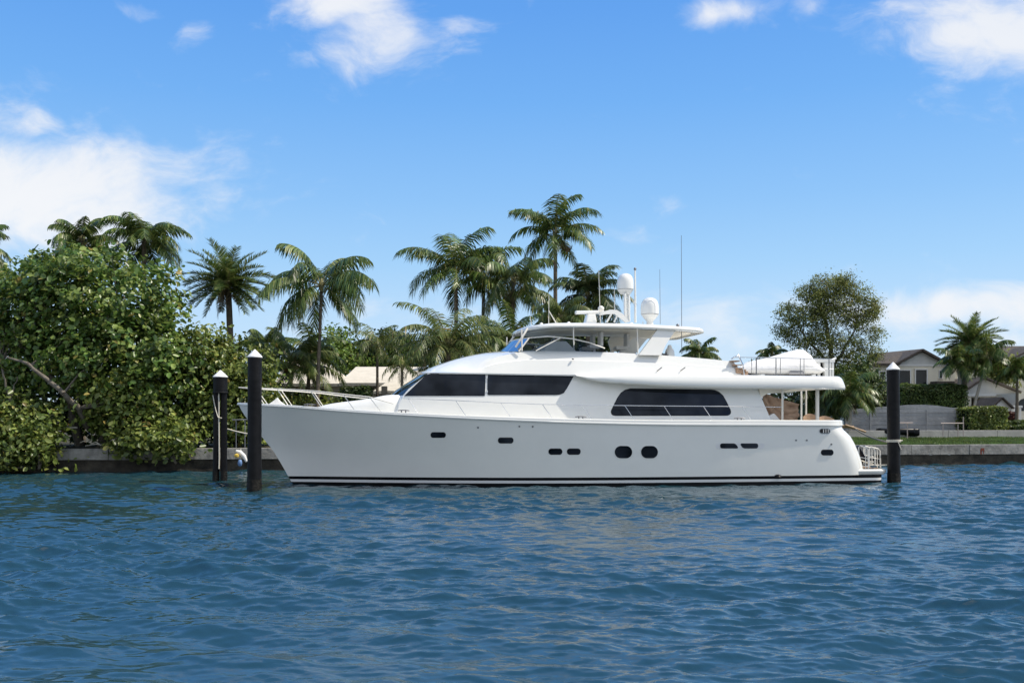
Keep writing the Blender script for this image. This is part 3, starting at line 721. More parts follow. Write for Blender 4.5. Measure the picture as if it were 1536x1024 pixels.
# cream inner panel with a cut corner, far side of the flybridge
b = MB(); pp = [SZ(921, 497, 1.9), SZ(962, 497, 1.9), SZ(950, 506, 1.9), SZ(930, 524, 1.9), SZ(917, 529, 1.9), SZ(912, 512, 1.9)]
b.prism(pp, 'y', 1.86, 1.96); b.build('arch_inner_panel', M['cream'], yacht)

# on the hardtop: open array radar, mast, radomes, aerials
zt = 6.46
s0, z0 = SZ(884, 468.5, -.2)
b = MB(); b.prism([(-.62, -.075), (.64, -.075), (.64, .075), (-.62, .075)], 'y', -.1, .1)
bar = b.build('radar_scanner', M['gel'], yacht, bevel=.04); bar.location = (s0, -.2, z0); bar.rotation_euler = (0, R(-2.5), R(8))
b = MB(); b.prism([(-.24, -.45), (.26, -.45), (.22, -.08), (-.12, -.08)], 'y', -.17, .17); b.build('radar_pedestal', M['gel'], bar, bevel=.04)
b = MB()
for t in (-.45, .45):
    pts = [SZ(x, y, t) for (x, y) in ((899, 469), (915, 464.5), (925, 465), (934, 471), (944, 483))]
    pr = [(s, z) for (s, z) in pts]; lower = [SZ(x, y, t) for (x, y) in ((938, 484), (930, 477), (922, 471), (912, 471), (899, 473))]
    b.prism(pr + lower, 'y', t - .06, t + .06)
    q = SZ(917, 471, t); q2 = SZ(910, 483, t); b.tube([(q2[0], t, q2[1]), (q[0], t, q[1])], .04); q = SZ(926, 473, t); q2 = SZ(921, 483, t); b.tube([(q2[0], t, q2[1]), (q[0], t, q[1])], .035)
mast = b.build('radar_mast', M['gel'], yacht)
b = MB()
for (x, t) in ((937.3, -.2), (943, .12), (940, .3)):
    s, z = SZ(x, 440, t); s2, z2 = SZ(x + .5, 482, t); b.tube([(s2, t, z2), (s, t, z)], .062, 8)
for y in (448, 456, 464, 472): s, z = SZ(940, y, 0); b.tube([(s, -.22, z), (s, .3, z)], .025)
b.build('mast_column', M['gel'], mast, smooth=60)
def radome(px, ptop, pbot, pw, t, name='radome'):
    s, zb_ = SZ(px, pbot, t); zt_ = SZ(px, ptop, t)[1]; r = pw / 2 * (YY + YU[1] * s + YU[0] * t) / FPX; h = zt_ - zb_
    prof = [(r * .5, 0), (r * .62, .02 * h), (r * .93, .19 * h), (r * .97, .215 * h)]
    o_ = empty(name, None, None); o_.parent = yacht; del_ = o_; C.objects.unlink(o_); bpy.data.objects.remove(o_)
    b = MB(); b.lathe(prof, (s, t, zb_), 28); base = b.build(name, M['gel2'], yacht, smooth=50)
    b = MB(); b.lathe([(r * .99, .235 * h), (r, .28 * h), (r, .55 * h), (r * .97, .68 * h), (r * .86, .82 * h), (r * .66, .92 * h), (r * .4, .98 * h), (r * .12, h), (0.001, h)], (s, t, zb_), 28)
    b.build('dome', M['gel'], base, smooth=60)
    b = MB(); b.lathe([(r * .95, .212 * h), (r * .95, .238 * h)], (s, t, zb_), 28); b.build('seam', M['greymetal'], base, smooth=60)
    return s, zb_
radome(938, 410, 441.5, 25, .05)
s, z = radome(974.8, 446, 479, 27, -.5)
b = MB(); b.lathe([(.16, -.3), (.13, -.1), (.22, .02)], (s, -.5, z)); b.tube([(s - .3, -.5, z - .32), (s - .3, -.5, z - .1)], .02); b.build('radome_stand', M['gel2'], yacht, smooth=60)
for (x0, y0, x1, y1, t, r, mt) in ((1022.6, 529, 1022, 353, -1.9, .013, 'greymetal'), (990.4, 484, 989.6, 404, -.9, .010, 'greymetal'), (953, 482, 952.6, 405, .5, .05, 'gel2'),
                                   (900.5, 482, 898, 406, -.6, .016, 'rail'), (823, 486, 823.4, 441, -1.7, .014, 'rail'), (797.5, 486, 795, 474, -1.2, .012, 'rail'), (922, 466, 921.5, 432, .1, .02, 'rail')):
    s, z = SZ(x0, y0, t); s2, z2 = SZ(x1, y1, t); b = MB(); b.tube([(s, t, z - .05), ((s + s2) / 2, t, (z + z2) / 2), (s2, t, z2)], [r, r * .9, r * .7], 6); an = b.build('aerial', M[mt], yacht, smooth=60)
    if x0 == 953: b = MB(); b.lathe([(.05, 0), (.06, .05), (.04, .1)], (s2, t, z2)); b.build('mast_light', M['greymetal'], an)
    if x0 == 900.5: 
        s3, z3 = SZ(901.5, 463, t); b = MB(); b.lathe([(.02, -.12), (.12, -.06), (.13, .05), (.05, .12)], (s3, t, z3)); b.build('aerial_base', M['rail'], an, smooth=60)
s, z = SZ(823, 466, -1.7); s2, z2 = SZ(834, 484, -1.7); b = MB(); b.tube([(s, -1.7, z), (s2, -1.7, z2)], .022); b.build('aerial_stay', M['rail'], yacht)
for (x, y, t, r_) in ((1016.5, 490.5, -2.0, .07), (1000, 484, -1.2, .05), (947, 482, -.9, .09), (853, 482, -1.0, .08), (812, 482.5, -.8, .08), (966, 483, -1.1, .05)):
    s, z = SZ(x, y, t); b = MB(); b.lathe([(r_, 0), (r_, r_), (r_ * .8, r_ * 1.6), (r_ * .3, r_ * 1.9)], (s, t, top_z(s) - .01 if t > -1.9 else z)); b.build('deck_fitting', M['greymetal'] if r_ < .08 else M['gel2'], yacht, smooth=60)
# capstan and fender gear behind the arch
s, z = SZ(1008, 529, -2.0); zf_ = zside(s) - .03
b = MB(); b.lathe([(.2, 0), (.19, .2), (.15, .33), (.1, .36), (.09, .44), (.05, .5)], (s, -1.7, zf_)); b.build('horn_housing', M['gel2'], yacht, smooth=60)
b = MB()
for (dx, h, r_) in ((-.28, .14, .07), (-.42, .10, .06), (-.16, .1, .08)): b.lathe([(r_, 0), (r_ * .8, h * .6), (r_ * 1.1, h)], (s + dx, -1.8, zf_))
b.tube([(s - .5, -1.8, zf_ + .26), (s - .3, -1.8, zf_ + .1), (s - .1, -1.8, zf_ + .2)], .03); b.build('deck_winch', M['greymetal'], yacht, smooth=60)

# rails of the yacht
def deck_pt(s, dz=0.0, inn=.12):
    return (s, -(hull_b(s, zdk(s)) - inn), zdk(s) + caph(s) + dz)
for sd_ in (-1, 1):
    br = MB(); top = []
    for s in [-2.12, -1.9, -1.5, -.9, 0, 1, 2, 3, 3.9]:
        hb_ = max(hull_b(max(s, -2.0), zdk(s)) - .14, .05) if s > -2.0 else .08
        rise = float(np.interp(s, [-2.1, -1.2, 1, 3, 3.9], [.60, .60, .62, .54, .34]))
        top.append((s, sd_ * hb_, zdk(max(s, -2.1)) + .09 + rise))
    br.tube(top, .021, 8); rail = br.build('bow_rail', M['rail'], yacht, smooth=60)
    for s in (-1.5, -.55, .75, 2.0, 3.0):
        q = deck_pt(s + .42, 0, .14); zt_ = float(np.interp(s, [p[0] for p in top], [p[2] for p in top])); tt = float(np.interp(s, [p[0] for p in top], [abs(p[1]) for p in top]))
        b = MB(); b.tube([(s, sd_ * tt, zt_), (q[0], -sd_ * q[1], q[2])], .017, 6); b.build('stanchion', M['rail'], rail, smooth=60)
    # side rail from the windscreen to the cockpit
    xs = [(604, 597.2), (612.7, 597.6), (683.6, 600.3), (751, 604), (813.6, 606.2), (873, 607.3), (937, 608), (996, 608.6), (1055, 609), (1113, 609.5), (1150, 610), (1172, 610.5)]
    pts = []
    for (x, y) in xs:
        t = -2.8
        for _ in range(5): s, z = SZ(x, y, t); t = -(hull_b(s, zdk(s)) - .16)
        pts.append((s, sd_ * -t, z))
    b = MB(); b.tube(pts, .015, 6); rail = b.build('side_rail', M['chrome'], yacht, smooth=60)
    for (x, y) in xs[1:-2]:
        i = xs.index((x, y)); s, t, z = pts[i]; q = deck_pt(s + .38, -.02, .1)
        b = MB(); b.tube([(s, t, z), (q[0], -sd_ * q[1], q[2])], .013, 6); b.build('stanchion', M['chrome'], rail, smooth=60)
# cleats
for (x, dz) in ((606, 0), (870, 0), (1107, 0), (462, 0)):
    s, z = SZ(x, 628, -2.9); q = deck_pt(s, 0, .04); b = MB(); b.tube([(s - .22, q[1], q[2] + .07), (s - .1, q[1], q[2] + .09), (s + .1, q[1], q[2] + .09), (s + .22, q[1], q[2] + .07)], .022); b.tube([(s - .08, q[1], q[2] - .02), (s - .08, q[1], q[2] + .09)], .025); b.tube([(s + .08, q[1], q[2] - .02), (s + .08, q[1], q[2] + .09)], .025)
    b.build('deck_cleat', M['greymetal'], yacht, smooth=60)
# anchor roller and windlass on the bow
b = MB(); b.prism([(-1.0, 3.2), (-.75, 3.38), (-.62, 3.50), (-.52, 3.36), (-.3, 3.2)], 'y', -.18, .18); b.build('windlass_cover', M['wcover'], yacht, bevel=.03)

# boat deck rail
s, z = SZ(1134.5, 565, -2.7)
for sd_ in (-1, 1):
    b = MB(); y1 = [(1100, 535.5), (1134, 536), (1200, 537.5), (1247, 538.5)]; y2 = [(1106, 548), (1134, 551), (1200, 551.5), (1250, 553)]
    P1 = [(SZ(x, y, -2.75)[0], sd_ * 2.75, SZ(x, y, -2.75)[1]) for (x, y) in y1]; P2 = [(SZ(x, y, -2.75)[0], sd_ * 2.75, SZ(x, y, -2.75)[1]) for (x, y) in y2]
    b.tube(P1, .018); rl = b.build('boat_deck_rail', M['chrome'], yacht, smooth=60)
    b = MB(); b.tube(P2, .012); b.build('mid_rail', M['chrome'], rl, smooth=60)
    for (x, r) in ((1127.5, .012), (1134.5, .024), (1164, .022), (1170.5, .014), (1200.5, .014), (1206, .014), (1243.5, .022)):
        s, z = SZ(x, 537, -2.75); b = MB(); b.tube([(s, sd_ * 2.75, z), (s, sd_ * 2.75, bzt(s) - .02)], r); b.build('stanchion', M['greymetal'], rl, smooth=60)
# stair hatch with gear at the end of the coaming
b = MB()
rr = random.Random(5)
for (x, y, w, h) in ((1099, 542, .34, .05), (1102, 548, .34, .05), (1104, 553, .30, .05), (1107, 557, .42, .16), (1113, 561, .25, .22)):
    s, z = SZ(x, y, -2.1); b.box((s, -2.2, z), (w, .5, h))
st = b.build('boat_deck_steps', M['canvas'], yacht, bevel=.02)
b = MB(); s, z = SZ(1104, 537, -2.2); s2, z2 = SZ(1113, 563, -2.2); b.tube([(s - .3, -2.45, z - .05), (s, -2.45, z + .12), (s + .2, -2.45, z - .3), (s2, -2.45, z2)], .03); b.build('handrail', M['chrome'], st, smooth=60)

# davit crane
b = MB(); s0, z0 = SZ(1228, 541, -.9); s1, z1 = SZ(1213, 540, -.9); s2, z2 = SZ(1250, 540, -.9)
b.box(((s1 + s2) / 2, -.9, z0), (s2 - s1, .32, .16)); b.tube([(s2 - .1, -.9, z0 + .02), (s2 + .12, -.9, z0 + .12)], .06)
dv = b.build('davit_crane', M['gel2'], yacht, bevel=.03)
for (x, w) in ((1226, .14), (1239.5, .30), (1247, .10)):
    s, z = SZ(x, 541, -.9); b = MB(); b.box((s, -.9, (z + 4.4) / 2), (w, .3, z - 4.4)); b.build('davit_post', M['gel2'], dv, bevel=.02)
s, z = SZ(1232, 553, -.6); b = MB(); b.box((s, -.6, 4.75), (.3, .5, .66)); b.build('winch_box', M['boot'], dv, bevel=.03)

# cockpit posts under the boat deck
for (x, r, t) in ((1173.5, .045, -2.62), (1202, .04, 2.3), (1209, .04, 1.2), (1226, .075, -2.5)):
    s, z = SZ(x, 600, t); b = MB(); b.tube([(s, t, 2.3), (s, t, 3.9)], r, 10); b.build('cockpit_post', M['rail'], yacht, smooth=60)

# folded tan canvas curtain in the cockpit
b = MB(); rows = []
tl = [SZ(1143.5, 589, -2.35), SZ(1172, 598, -2.35), SZ(1199, 606, -2.35)]; bl = [SZ(1152, 631, -2.35), SZ(1175, 632, -2.35), SZ(1199.5, 632, -2.35)]
rr = random.Random(8); npx, npz = 60, 26
for j in range(npz + 1):
    v = j / npz; row = []
    for i in range(npx + 1):
        u = i / npx
        top = np.interp(u, [0, .5, 1], [p[0] for p in tl]), np.interp(u, [0, .5, 1], [p[1] for p in tl])
        bot = np.interp(u, [0, .5, 1], [p[0] for p in bl]), np.interp(u, [0, .5, 1], [p[1] for p in bl])
        x = top[0] + (bot[0] - top[0]) * v; z = top[1] + (bot[1] - top[1]) * v
        a = u * 1.1 + (1 - v) * .9
        fold = .11 * (1 - abs(math.sin(6 * a + 1.6 * math.sin(4 * u)))) * (1 - .4 * u) + .10 * (1 - abs(math.sin(9 * (v + .35 * u) + 2 * u))) * u + .02 * math.sin(23 * u + 11 * v)
        row.append((x, -2.35 + fold * 1.3, z))
    rows.append(row)
b.grid(rows); back = [[(p[0], p[1] + .05, p[2]) for p in r] for r in rows]; b.grid(back); b.build('canvas_curtain', M['canvas'], yacht, smooth=75)
b = MB(); s, z = SZ(1156, 628, -2.3); b.prism([(s - .35, 2.52), (s + .3, 2.52), (s + .3, 2.62), (s + .05, 2.88), (s - .2, 2.75)], 'y', -2.55, -2.3); b.build('white_cushion', M['wcover'], yacht, bevel=.04)
# wicker chair backs in the cockpit
for (x, y, t, w) in ((1216, 622, .2, .7), (1238, 625.5, -.8, .8)):
    s, z = SZ(x, y, t); b = MB(); b.grid([[(s - w / 2 + w * i / 8, t + .12 * math.sin(math.pi * i / 8), zz + .14 * math.sin(math.pi * i / 8)) for i in range(9)] for zz in (2.3, 2.5, z - .08)])
    b.build('cockpit_seat_back', M['canvas'], yacht, smooth=60)

# stern gates on the swim platform
def gate(x0, x1, y0, y1, t, name='stern_gate'):
    (sa, za), (sb, zb) = SZ(x0, y0, t), SZ(x1, y0 + (3 if x0 < 1310 else 2), t); z2 = .6
    b = MB(); b.tube([(sa, t, z2), (sa, t, za - .06), (sa + .06, t, za), (sb - .08, t, zb), (sb, t, zb - .08), (sb + .02, t, z2)], .028, 8)
    b.tube([(sa, t, (za + z2) / 2), (sb, t, (zb + z2) / 2 - .03)], .018); b.tube([(sa, t, z2 + .12), (sb, t, z2 + .1)], .018)
    b.tube([((sa * .25 + sb * .75), t, z2), ((sa * .25 + sb * .75), t, zb - .02)], .02)
    b.build(name, M['rail'], yacht, smooth=60)
gate(1288, 1302, 668, 704, -2.3); gate(1304, 1320, 670, 705, -1.9); gate(1296, 1312, 669, 705, 1.2)
s, z = SZ(1292, 680, -1.0); b = MB(); b.tube([(s - .2, -1.0, z + .3), (s, -1.0, z), (s + .25, -1.0, z - .42)], .09, 8); b.build('boarding_ladder', M['boot'], yacht, smooth=60)

# covered tender on the boat deck: a thing of its own
tx = [SZ(x, 540, -.6)[0] for x in (1108, 1120, 1134, 1151, 1168, 1184, 1196, 1203, 1209, 1214, 1221, 1227.5)]
tz = [SZ(x, y, -.6)[1] for (x, y) in ((1108, 553), (1120, 543), (1134, 540), (1151, 536.5), (1168, 531.5), (1184, 527), (1196, 524), (1203, 524.5), (1209, 529), (1214, 538), (1221, 545.5), (1227.5, 552))]
tw = [.35, .62, .8, .92, 1.0, 1.02, 1.0, .98, .92, .86, .78, .62]; tb_ = [4.62, 4.55, 4.5, 4.48, 4.47, 4.47, 4.48, 4.5, 4.5, 4.52, 4.55, 4.62]
s0 = tx[6]; wp = Matrix.Rotation(YA, 4, 'Z') @ Vector((s0, -.6, 4.42)) + Vector((YX, YY, 0))
tender = empty('covered_tender', 'small boat under a white cover carried on the upper aft deck of the yacht', 'tender', wp, YA)
b = MB(); rows = []
for (s, z, w, zb_) in zip(tx, tz, tw, tb_):
    h = z - zb_; half = [(w * .55, 0), (w * .9, .10 * h), (w, .28 * h), (w * .97, .42 * h), (w * .80, .66 * h), (w * .52, .86 * h), (w * .2, .98 * h), (0, h)]
    rows.append([(s - s0, -a, zb_ + c - 4.42) for (a, c) in half] + [(s - s0, a, zb_ + c - 4.42) for (a, c) in reversed(half[:-1])])
b.grid(rows); b.add(rows[0], [tuple(range(len(rows[0])))]); b.add(rows[-1], [tuple(range(len(rows[-1])))])
b.build('cover', M['wcover'], tender, smooth=50)
b = MB(); row0, row1 = [], []
for k in range(11):
    a = math.pi * k / 10; px_, py_ = 1195 - 12 * math.cos(a), 561.5 - 9.5 * math.sin(a); s, z = SZ(px_, py_, -1.6)
    zz = max(z, 4.5); row0.append((s - s0, -1.03, 4.5 - 4.42)); row1.append((s - s0, -1.03 + .12 * math.sin(a), zz - 4.42))
b.grid([row0, row1]); b.build('mesh_panel', M['mesh'], tender)
for s in (tx[2], tx[8]): b = MB(); b.box((s - s0, 0, .04), (.18, 1.5, .12)); b.build('chock', M['gel2'], tender, bevel=.02)

# ------------------------------------------------------------------ mooring pilings
def rope_pts(p, q, sag, n=14):
    p, q = Vector(p), Vector(q); return [p.lerp(q, i / n) - Vector((0, 0, sag * 4 * (i / n) * (1 - i / n))) for i in range(n + 1)]
def piling(px, ybase, ytop, wpx, label, tilt=(0, 0)):
    Y = FPX * CAM_H / (ybase - HORIZON); X = WX(px, Y); r = wpx / 2 * Y / FPX; H = WZ(ytop, Y)
    p = empty('mooring_piling', label, 'piling', (X, Y, 0)); p.rotation_euler = (tilt[0], tilt[1], 0); return p, r, H, X, Y
GRP = 'black pilings beside the yacht'
p, r, H, X1, Y1 = piling(381.5, 735, 524, 21, 'tallest black piling with white cone cap standing before the bow of the yacht', (0, R(.2))); p['group'] = GRP
b = MB(); b.lathe([(r * 1.02, -1.5), (r * 1.02, .2), (r * 1.0, .45), (r * .985, 1.5), (r * .98, H - 1.25), (r * 1.0, H - 1.2), (r * 1.0, H - 1.0), (r * .985, H - .97), (r * .99, H - .27)], n=24); b.build('sleeve', M['pile'], p, smooth=45)
b = MB(); b.lathe([(r * 1.05, H - .30), (r * 1.06, H - .26), (.02, H)], n=24); b.build('cone_cap', M['cap'], p, smooth=30)
b = MB(); b.lathe([(r * 1.045, -.8), (r * 1.06, .1), (r * 1.03, .42)], n=24); b.build('wet_base', M['pilelow'], p, smooth=60)
p, r, H, X2, Y2 = piling(330.5, 722, 555, 21, 'double black piling with pale rope down its front near the mangroves'); p['group'] = GRP
b = MB(); b.lathe([(r, H - .95), (r, H - .28)], n=20); b.build('sleeve', M['pile'], p, smooth=45)
b = MB(); b.lathe([(r * 1.04, H - .30), (r * 1.05, H - .27), (.02, H)], n=20); b.build('cone_cap', M['cap'], p, smooth=30)
for dx, tl in ((-.148, -.035), (.148, .0)):
    b = MB(); b.tube([(dx + tl, 0, -1.5), (dx, 0, H - .9)], .138, 14); b.build('post', M['pile'], p, smooth=45)
    b = MB(); b.tube([(dx + tl, 0, -.6), (dx + tl * .9, 0, .45)], .149, 14); b.build('wet_base', M['pilelow'], p, smooth=60)
b = MB(); b.tube([(r * 1.02 * math.cos(a * .3142), r * 1.02 * math.sin(a * .3142), H - .95) for a in range(21)], .035); b.build('band', M['rub'], p, smooth=60)
b = MB(); b.tube([(-.02, -.16, H - .98), (-.01, -.17, H - 2.2), (.0, -.165, 1.0), (-.01, -.16, .55)], .03, 6); b.tube(rope_pts((-.27, -.15, H - 1.05), (-.02, -.2, H - 2.0), .12), .022, 6); b.tube([(-.02, -.2, H - 2.0), (.12, -.19, H - 2.02)], .022); b.build('hanging_rope', M['rope'], p, smooth=60)
p, r, H, X3, Y3 = piling(1341, 724, 543, 18.5, 'black piling with white cone cap and rope wrap standing behind the stern', (0, R(-.5))); p['group'] = GRP
b = MB(); b.lathe([(r * 1.03, -1.5), (r * 1.03, .2), (r, .5), (r * .99, H - .3)], n=24); b.build('sleeve', M['pile'], p, smooth=45)
b = MB(); b.lathe([(r * 1.05, H - .32), (r * 1.07, H - .28), (.02, H)], n=24); b.build('cone_cap', M['cap'], p, smooth=30)
b = MB(); b.lathe([(r * 1.06, -.8), (r * 1.07, .1), (r * 1.04, .42)], n=24); b.build('wet_base', M['pilelow'], p, smooth=60)
b = MB(); zr = WZ(661, Y3)
for k in range(3): b.tube([((r + .02) * math.cos(a * .3142), (r + .02) * math.sin(a * .3142), zr + .035 * k - .03) for a in range(21)], .02, 6)
b.tube([(r * .8, -r * .7, zr), (r * 1.2, -r * .6, zr + .02)], .025); b.tube([(r * .3, -r, zr - .02), (r * .9, -r * .75, zr - .35)], .02); b.build('rope_wrap', M['rope'], p, smooth=60)
# mooring lines
def line(name, label, p, q, sag, rad, m_='rope'):
    b = MB(); b.tube(rope_pts(p, q, sag), rad, 6); return tag(b.build(name, M[m_], smooth=60), label, 'rope')
q = Matrix.Rotation(YA, 4, 'Z') @ Vector((SZ(409, 632, -.7)[0], -.7, SZ(409, 604, -.7)[1])) + Vector((YX, YY, 0))
bw_ = sw(9.5, .2, 1.2)
line('mooring_rope', 'pale rope running from the double piling back to the seawall by the bow', (X2 + .28, Y2, WZ(643, Y2)), (WX(420, 50.5), 50.5, WZ(650, 50.5)), .15, .03)
line('mooring_rope', 'dark line sloping from the shore down to the piling behind the stern', (WX(1283, 59), 59, WZ(643, 59)), (X3, Y3 + r, WZ(664, Y3)), .12, .04, 'plank')
line('mooring_rope', 'pale rope tied low between the swim platform gates and the stern piling', (X3 - .2, Y3 + .2, WZ(697, Y3 + .2)), (X3 - 1.0, Y3 + 1.5, 0.95), .1, .03)

# ------------------------------------------------------------------ vegetation
def leaves(centres, normals, size, rng, aspect=.62):
    """six-cornered folded leaves: centres (n,3), normals (n,3), size (n,)"""
    n = len(centres); N = normals / np.linalg.norm(normals, axis=1, keepdims=True)
    a = rng.normal(size=(n, 3)); a[:, 2] -= .35; A = a - N * (a * N).sum(1, keepdims=True); A /= np.linalg.norm(A, axis=1, keepdims=True) + 1e-9
    B = np.cross(N, A); L = size[:, None]; w = L * aspect / 2
    f = N * L * .10
    V = np.stack([centres - A * L * .5, centres + A * L * .5 - f, centres - A * L * .2 + B * w * .9 + f, centres + A * L * .22 + B * w + f * .6,
                  centres - A * L * .2 - B * w * .9 + f, centres + A * L * .22 - B * w + f * .6], 1).reshape(-1, 3)
    i = np.arange(n)[:, None] * 6
    F = np.concatenate([i + np.array([[0, 2, 3, 1]]), i + np.array([[1, 5, 4, 0]])])
    return V, F
def blob_points(blobs, n, rng, lo=.55, per=18, spread=.34):
    """clumps of leaves spread through the outer part of the given ellipsoids; returns leaf centres, outward directions, clump centres"""
    w = np.array([(b[3] * b[4] * b[5]) ** .72 * (b[6] if len(b) > 6 else 1) for b in blobs]); w /= w.sum()
    nc = max(n // per, 1); k = rng.choice(len(blobs), nc, p=w); Bm = np.array([b[:6] for b in blobs])[k]
    d = rng.normal(size=(nc, 3)); d /= np.linalg.norm(d, axis=1, keepdims=True)
    r = lo + (1.06 - lo) * rng.random(nc) ** .6 + .16 * rng.random(nc) ** 3
    cc = Bm[:, :3] + d * Bm[:, 3:6] * r[:, None]
    out = d.copy(); out[:, 2] += .55; out /= np.linalg.norm(out, axis=1, keepdims=True)
    idx = np.repeat(np.arange(nc), per); m_ = len(idx)
    sp = spread * (.6 + .8 * rng.random(nc))[idx][:, None]
    pts = cc[idx] + rng.normal(size=(m_, 3)) * sp * np.array([1, 1, .75])
    nrm = out[idx] * .8 + rng.normal(size=(m_, 3)) * .55; nrm[:, 2] += .25
    return pts, nrm, cc
def bush(name, label, cat, base, blobs, n, size, mt, seed, trunks=(), limbs=10, per=18, spread=.34, lo=.55, zmin=None, group=None, bark='bark', lr=.05, aspect=.62, kinds=None):
    """a tree or shrub: foliage and woody stems under one empty; blobs in world coordinates"""
    rng = np.random.default_rng(seed); rr = random.Random(seed)
    o = empty(name, label, cat, base, 0, group); bx, by, bz = base
    pts, nrm, cc = blob_points(blobs, n, rng, lo, per, spread)
    if zmin is not None: keep = pts[:, 2] > zmin; pts, nrm = pts[keep], nrm[keep]
    sz_ = size * (.42 + .98 * rng.random(len(pts)))
    V, F = leaves(pts - np.array(base), nrm, sz_, rng, aspect); np_obj('foliage' if name.endswith(('shrub', 'hedge', 'plant')) else 'crown', V, [F], M[mt], o)
    b = MB()
    for (p0, p1, r0, r1) in trunks:
        p0, p1 = Vector(p0), Vector(p1); q = []; 
        for i in range(7):
            u = i / 6; j = Vector((rr.uniform(-1, 1), rr.uniform(-1, 1), rr.uniform(-.5, .5))) * (p1 - p0).length * .035 * (1 if 0 < i < 6 else 0)
            q.append(p0.lerp(p1, u) + j - Vector(base))
        b.tube(q, [r0 + (r1 - r0) * i / 6 for i in range(7)], 8)
    tips = [Vector(t[1]) for t in trunks] or [Vector(base)]
    for i in range(limbs):
        c = Vector(cc[rr.randrange(len(cc))]); t = min(tips, key=lambda p: (p - c).length)
        st_ = t; mid = st_.lerp(c, .5) + Vector((rr.uniform(-.2, .2), rr.uniform(-.2, .2), rr.uniform(0, .35))) * min((c - st_).length * .3, 1.0)
        b.tube([st_ - Vector(base), mid - Vector(base), c - Vector(base)], [lr, lr * .6, lr * .25], 5)
    if b.v: b.build('stem' if name.endswith(('shrub', 'hedge', 'plant')) else 'trunk', M[bark], o, smooth=60)
    return o
def E(px, py, Y, rx, ry, rz, w=1): return (WX(px, Y), Y, WZ(py, Y), rx, ry, rz, w)       # an ellipsoid standing at depth Y
def at(px, py, Y): return (WX(px, Y), Y, WZ(py, Y))

# sea grapes and mangroves over the seawall at the left
bush('sea_grape_tree', 'big dense sea grape tree with wide rounded top left of the double piling', 'tree', at(150, 672, 52.5),
     [E(150, 455, 52.5, 4.2, 3.0, 2.6), E(90, 470, 52.8, 3.0, 2.4, 2.2), E(212, 510, 52, 2.4, 2.2, 1.9, .7), E(130, 410, 53, 2.3, 2.0, 1.3), E(60, 420, 53, 1.5, 1.6, 1.3), E(180, 545, 51, 3.2, 2.2, 2.4), E(115, 525, 51.5, 3.0, 2.2, 2.2), E(245, 560, 51, 2.0, 1.8, 2.2), E(198, 440, 53, 1.3, 1.3, .9, .6)],
     20000, .30, 'leaf_grape', 11, [(at(120, 668, 52.5), at(95, 560, 52), .26, .14), (at(95, 560, 52), at(30, 520, 51.5), .14, .07), (at(150, 670, 52.5), at(190, 560, 52.5), .22, .1), (at(95, 575, 51), at(45, 548, 50), .15, .10), (at(118, 612, 49.6), at(95, 590, 48.9), .15, .13), (at(95, 590, 48.9), at(42, 545, 48.6), .13, .08), (at(42, 545, 48.6), at(10, 535, 49.0), .08, .04), (at(130, 640, 50.4), at(118, 612, 49.6), .17, .15)], 60, per=34, spread=.33, lo=.66, lr=.06)
bush('sea_grape_tree', 'sea grape tree cut by the left edge of the picture with grey bare limbs showing', 'tree', at(-20, 672, 53),
     [E(-15, 470, 53, 1.9, 2.0, 2.2), E(-10, 425, 53.5, 1.1, 1.2, .8), E(15, 540, 52, 1.6, 1.6, 1.5), E(-60, 520, 53, 2.6, 2.4, 3.2), E(20, 590, 51.5, 1.5, 1.5, 1.2)],
     9000, .25, 'leaf_grape', 12, [(at(5, 670, 51), at(12, 590, 50.6), .16, .09), (at(12, 590, 50.6), at(2, 545, 50.5), .09, .05), (at(40, 665, 50.9), at(16, 600, 49.2), .12, .07), (at(16, 600, 49.2), at(4, 555, 48.9), .07, .03), (at(16, 600, 49.2), at(26, 565, 49.0), .05, .02)], 22)
bush('sea_grape_shrub', 'bright leafy shrub hanging down to the water at the left edge', 'shrub', at(30, 672, 49.8),
     [E(20, 625, 49.2, 1.6, 1.2, 1.1), E(55, 640, 48.8, 1.2, 1.0, 1.0), E(25, 670, 48.4, 1.5, .9, .8), E(60, 682, 48.3, .75, .7, .55), E(-20, 660, 48.5, 1.6, 1.0, 1.4), E(5, 693, 48.2, 1.1, .6, .3)],
     6200, .27, 'leaf_light', 13, [(at(30, 672, 49.8), at(35, 640, 49), .07, .04), (at(45, 676, 48.9), at(58, 703, 48.3), .05, .02), (at(25, 676, 48.9), at(40, 702, 48.3), .04, .02)], 26, zmin=.12, spread=.36)
bush('sea_grape_shrub', 'sunlit leafy shrub spilling over the seawall cap left of the double piling', 'shrub', at(215, 672, 50.6),
     [E(205, 600, 50.3, 1.6, 1.3, 1.2), E(225, 640, 49.7, 1.6, 1.0, 1.0), E(200, 665, 49.4, .8, .6, .55), E(255, 655, 49.5, 1.0, .8, .65), E(180, 590, 50.5, 1.2, 1.1, .9), E(160, 620, 50.6, .9, .8, .7), E(265, 672, 49.4, .7, .5, .4)],
     7200, .27, 'leaf_light', 14, [(at(215, 672, 50.6), at(215, 620, 50.2), .08, .04), (at(258, 665, 49.6), at(264, 695, 49.2), .03, .012)], 22, zmin=.45, spread=.38)
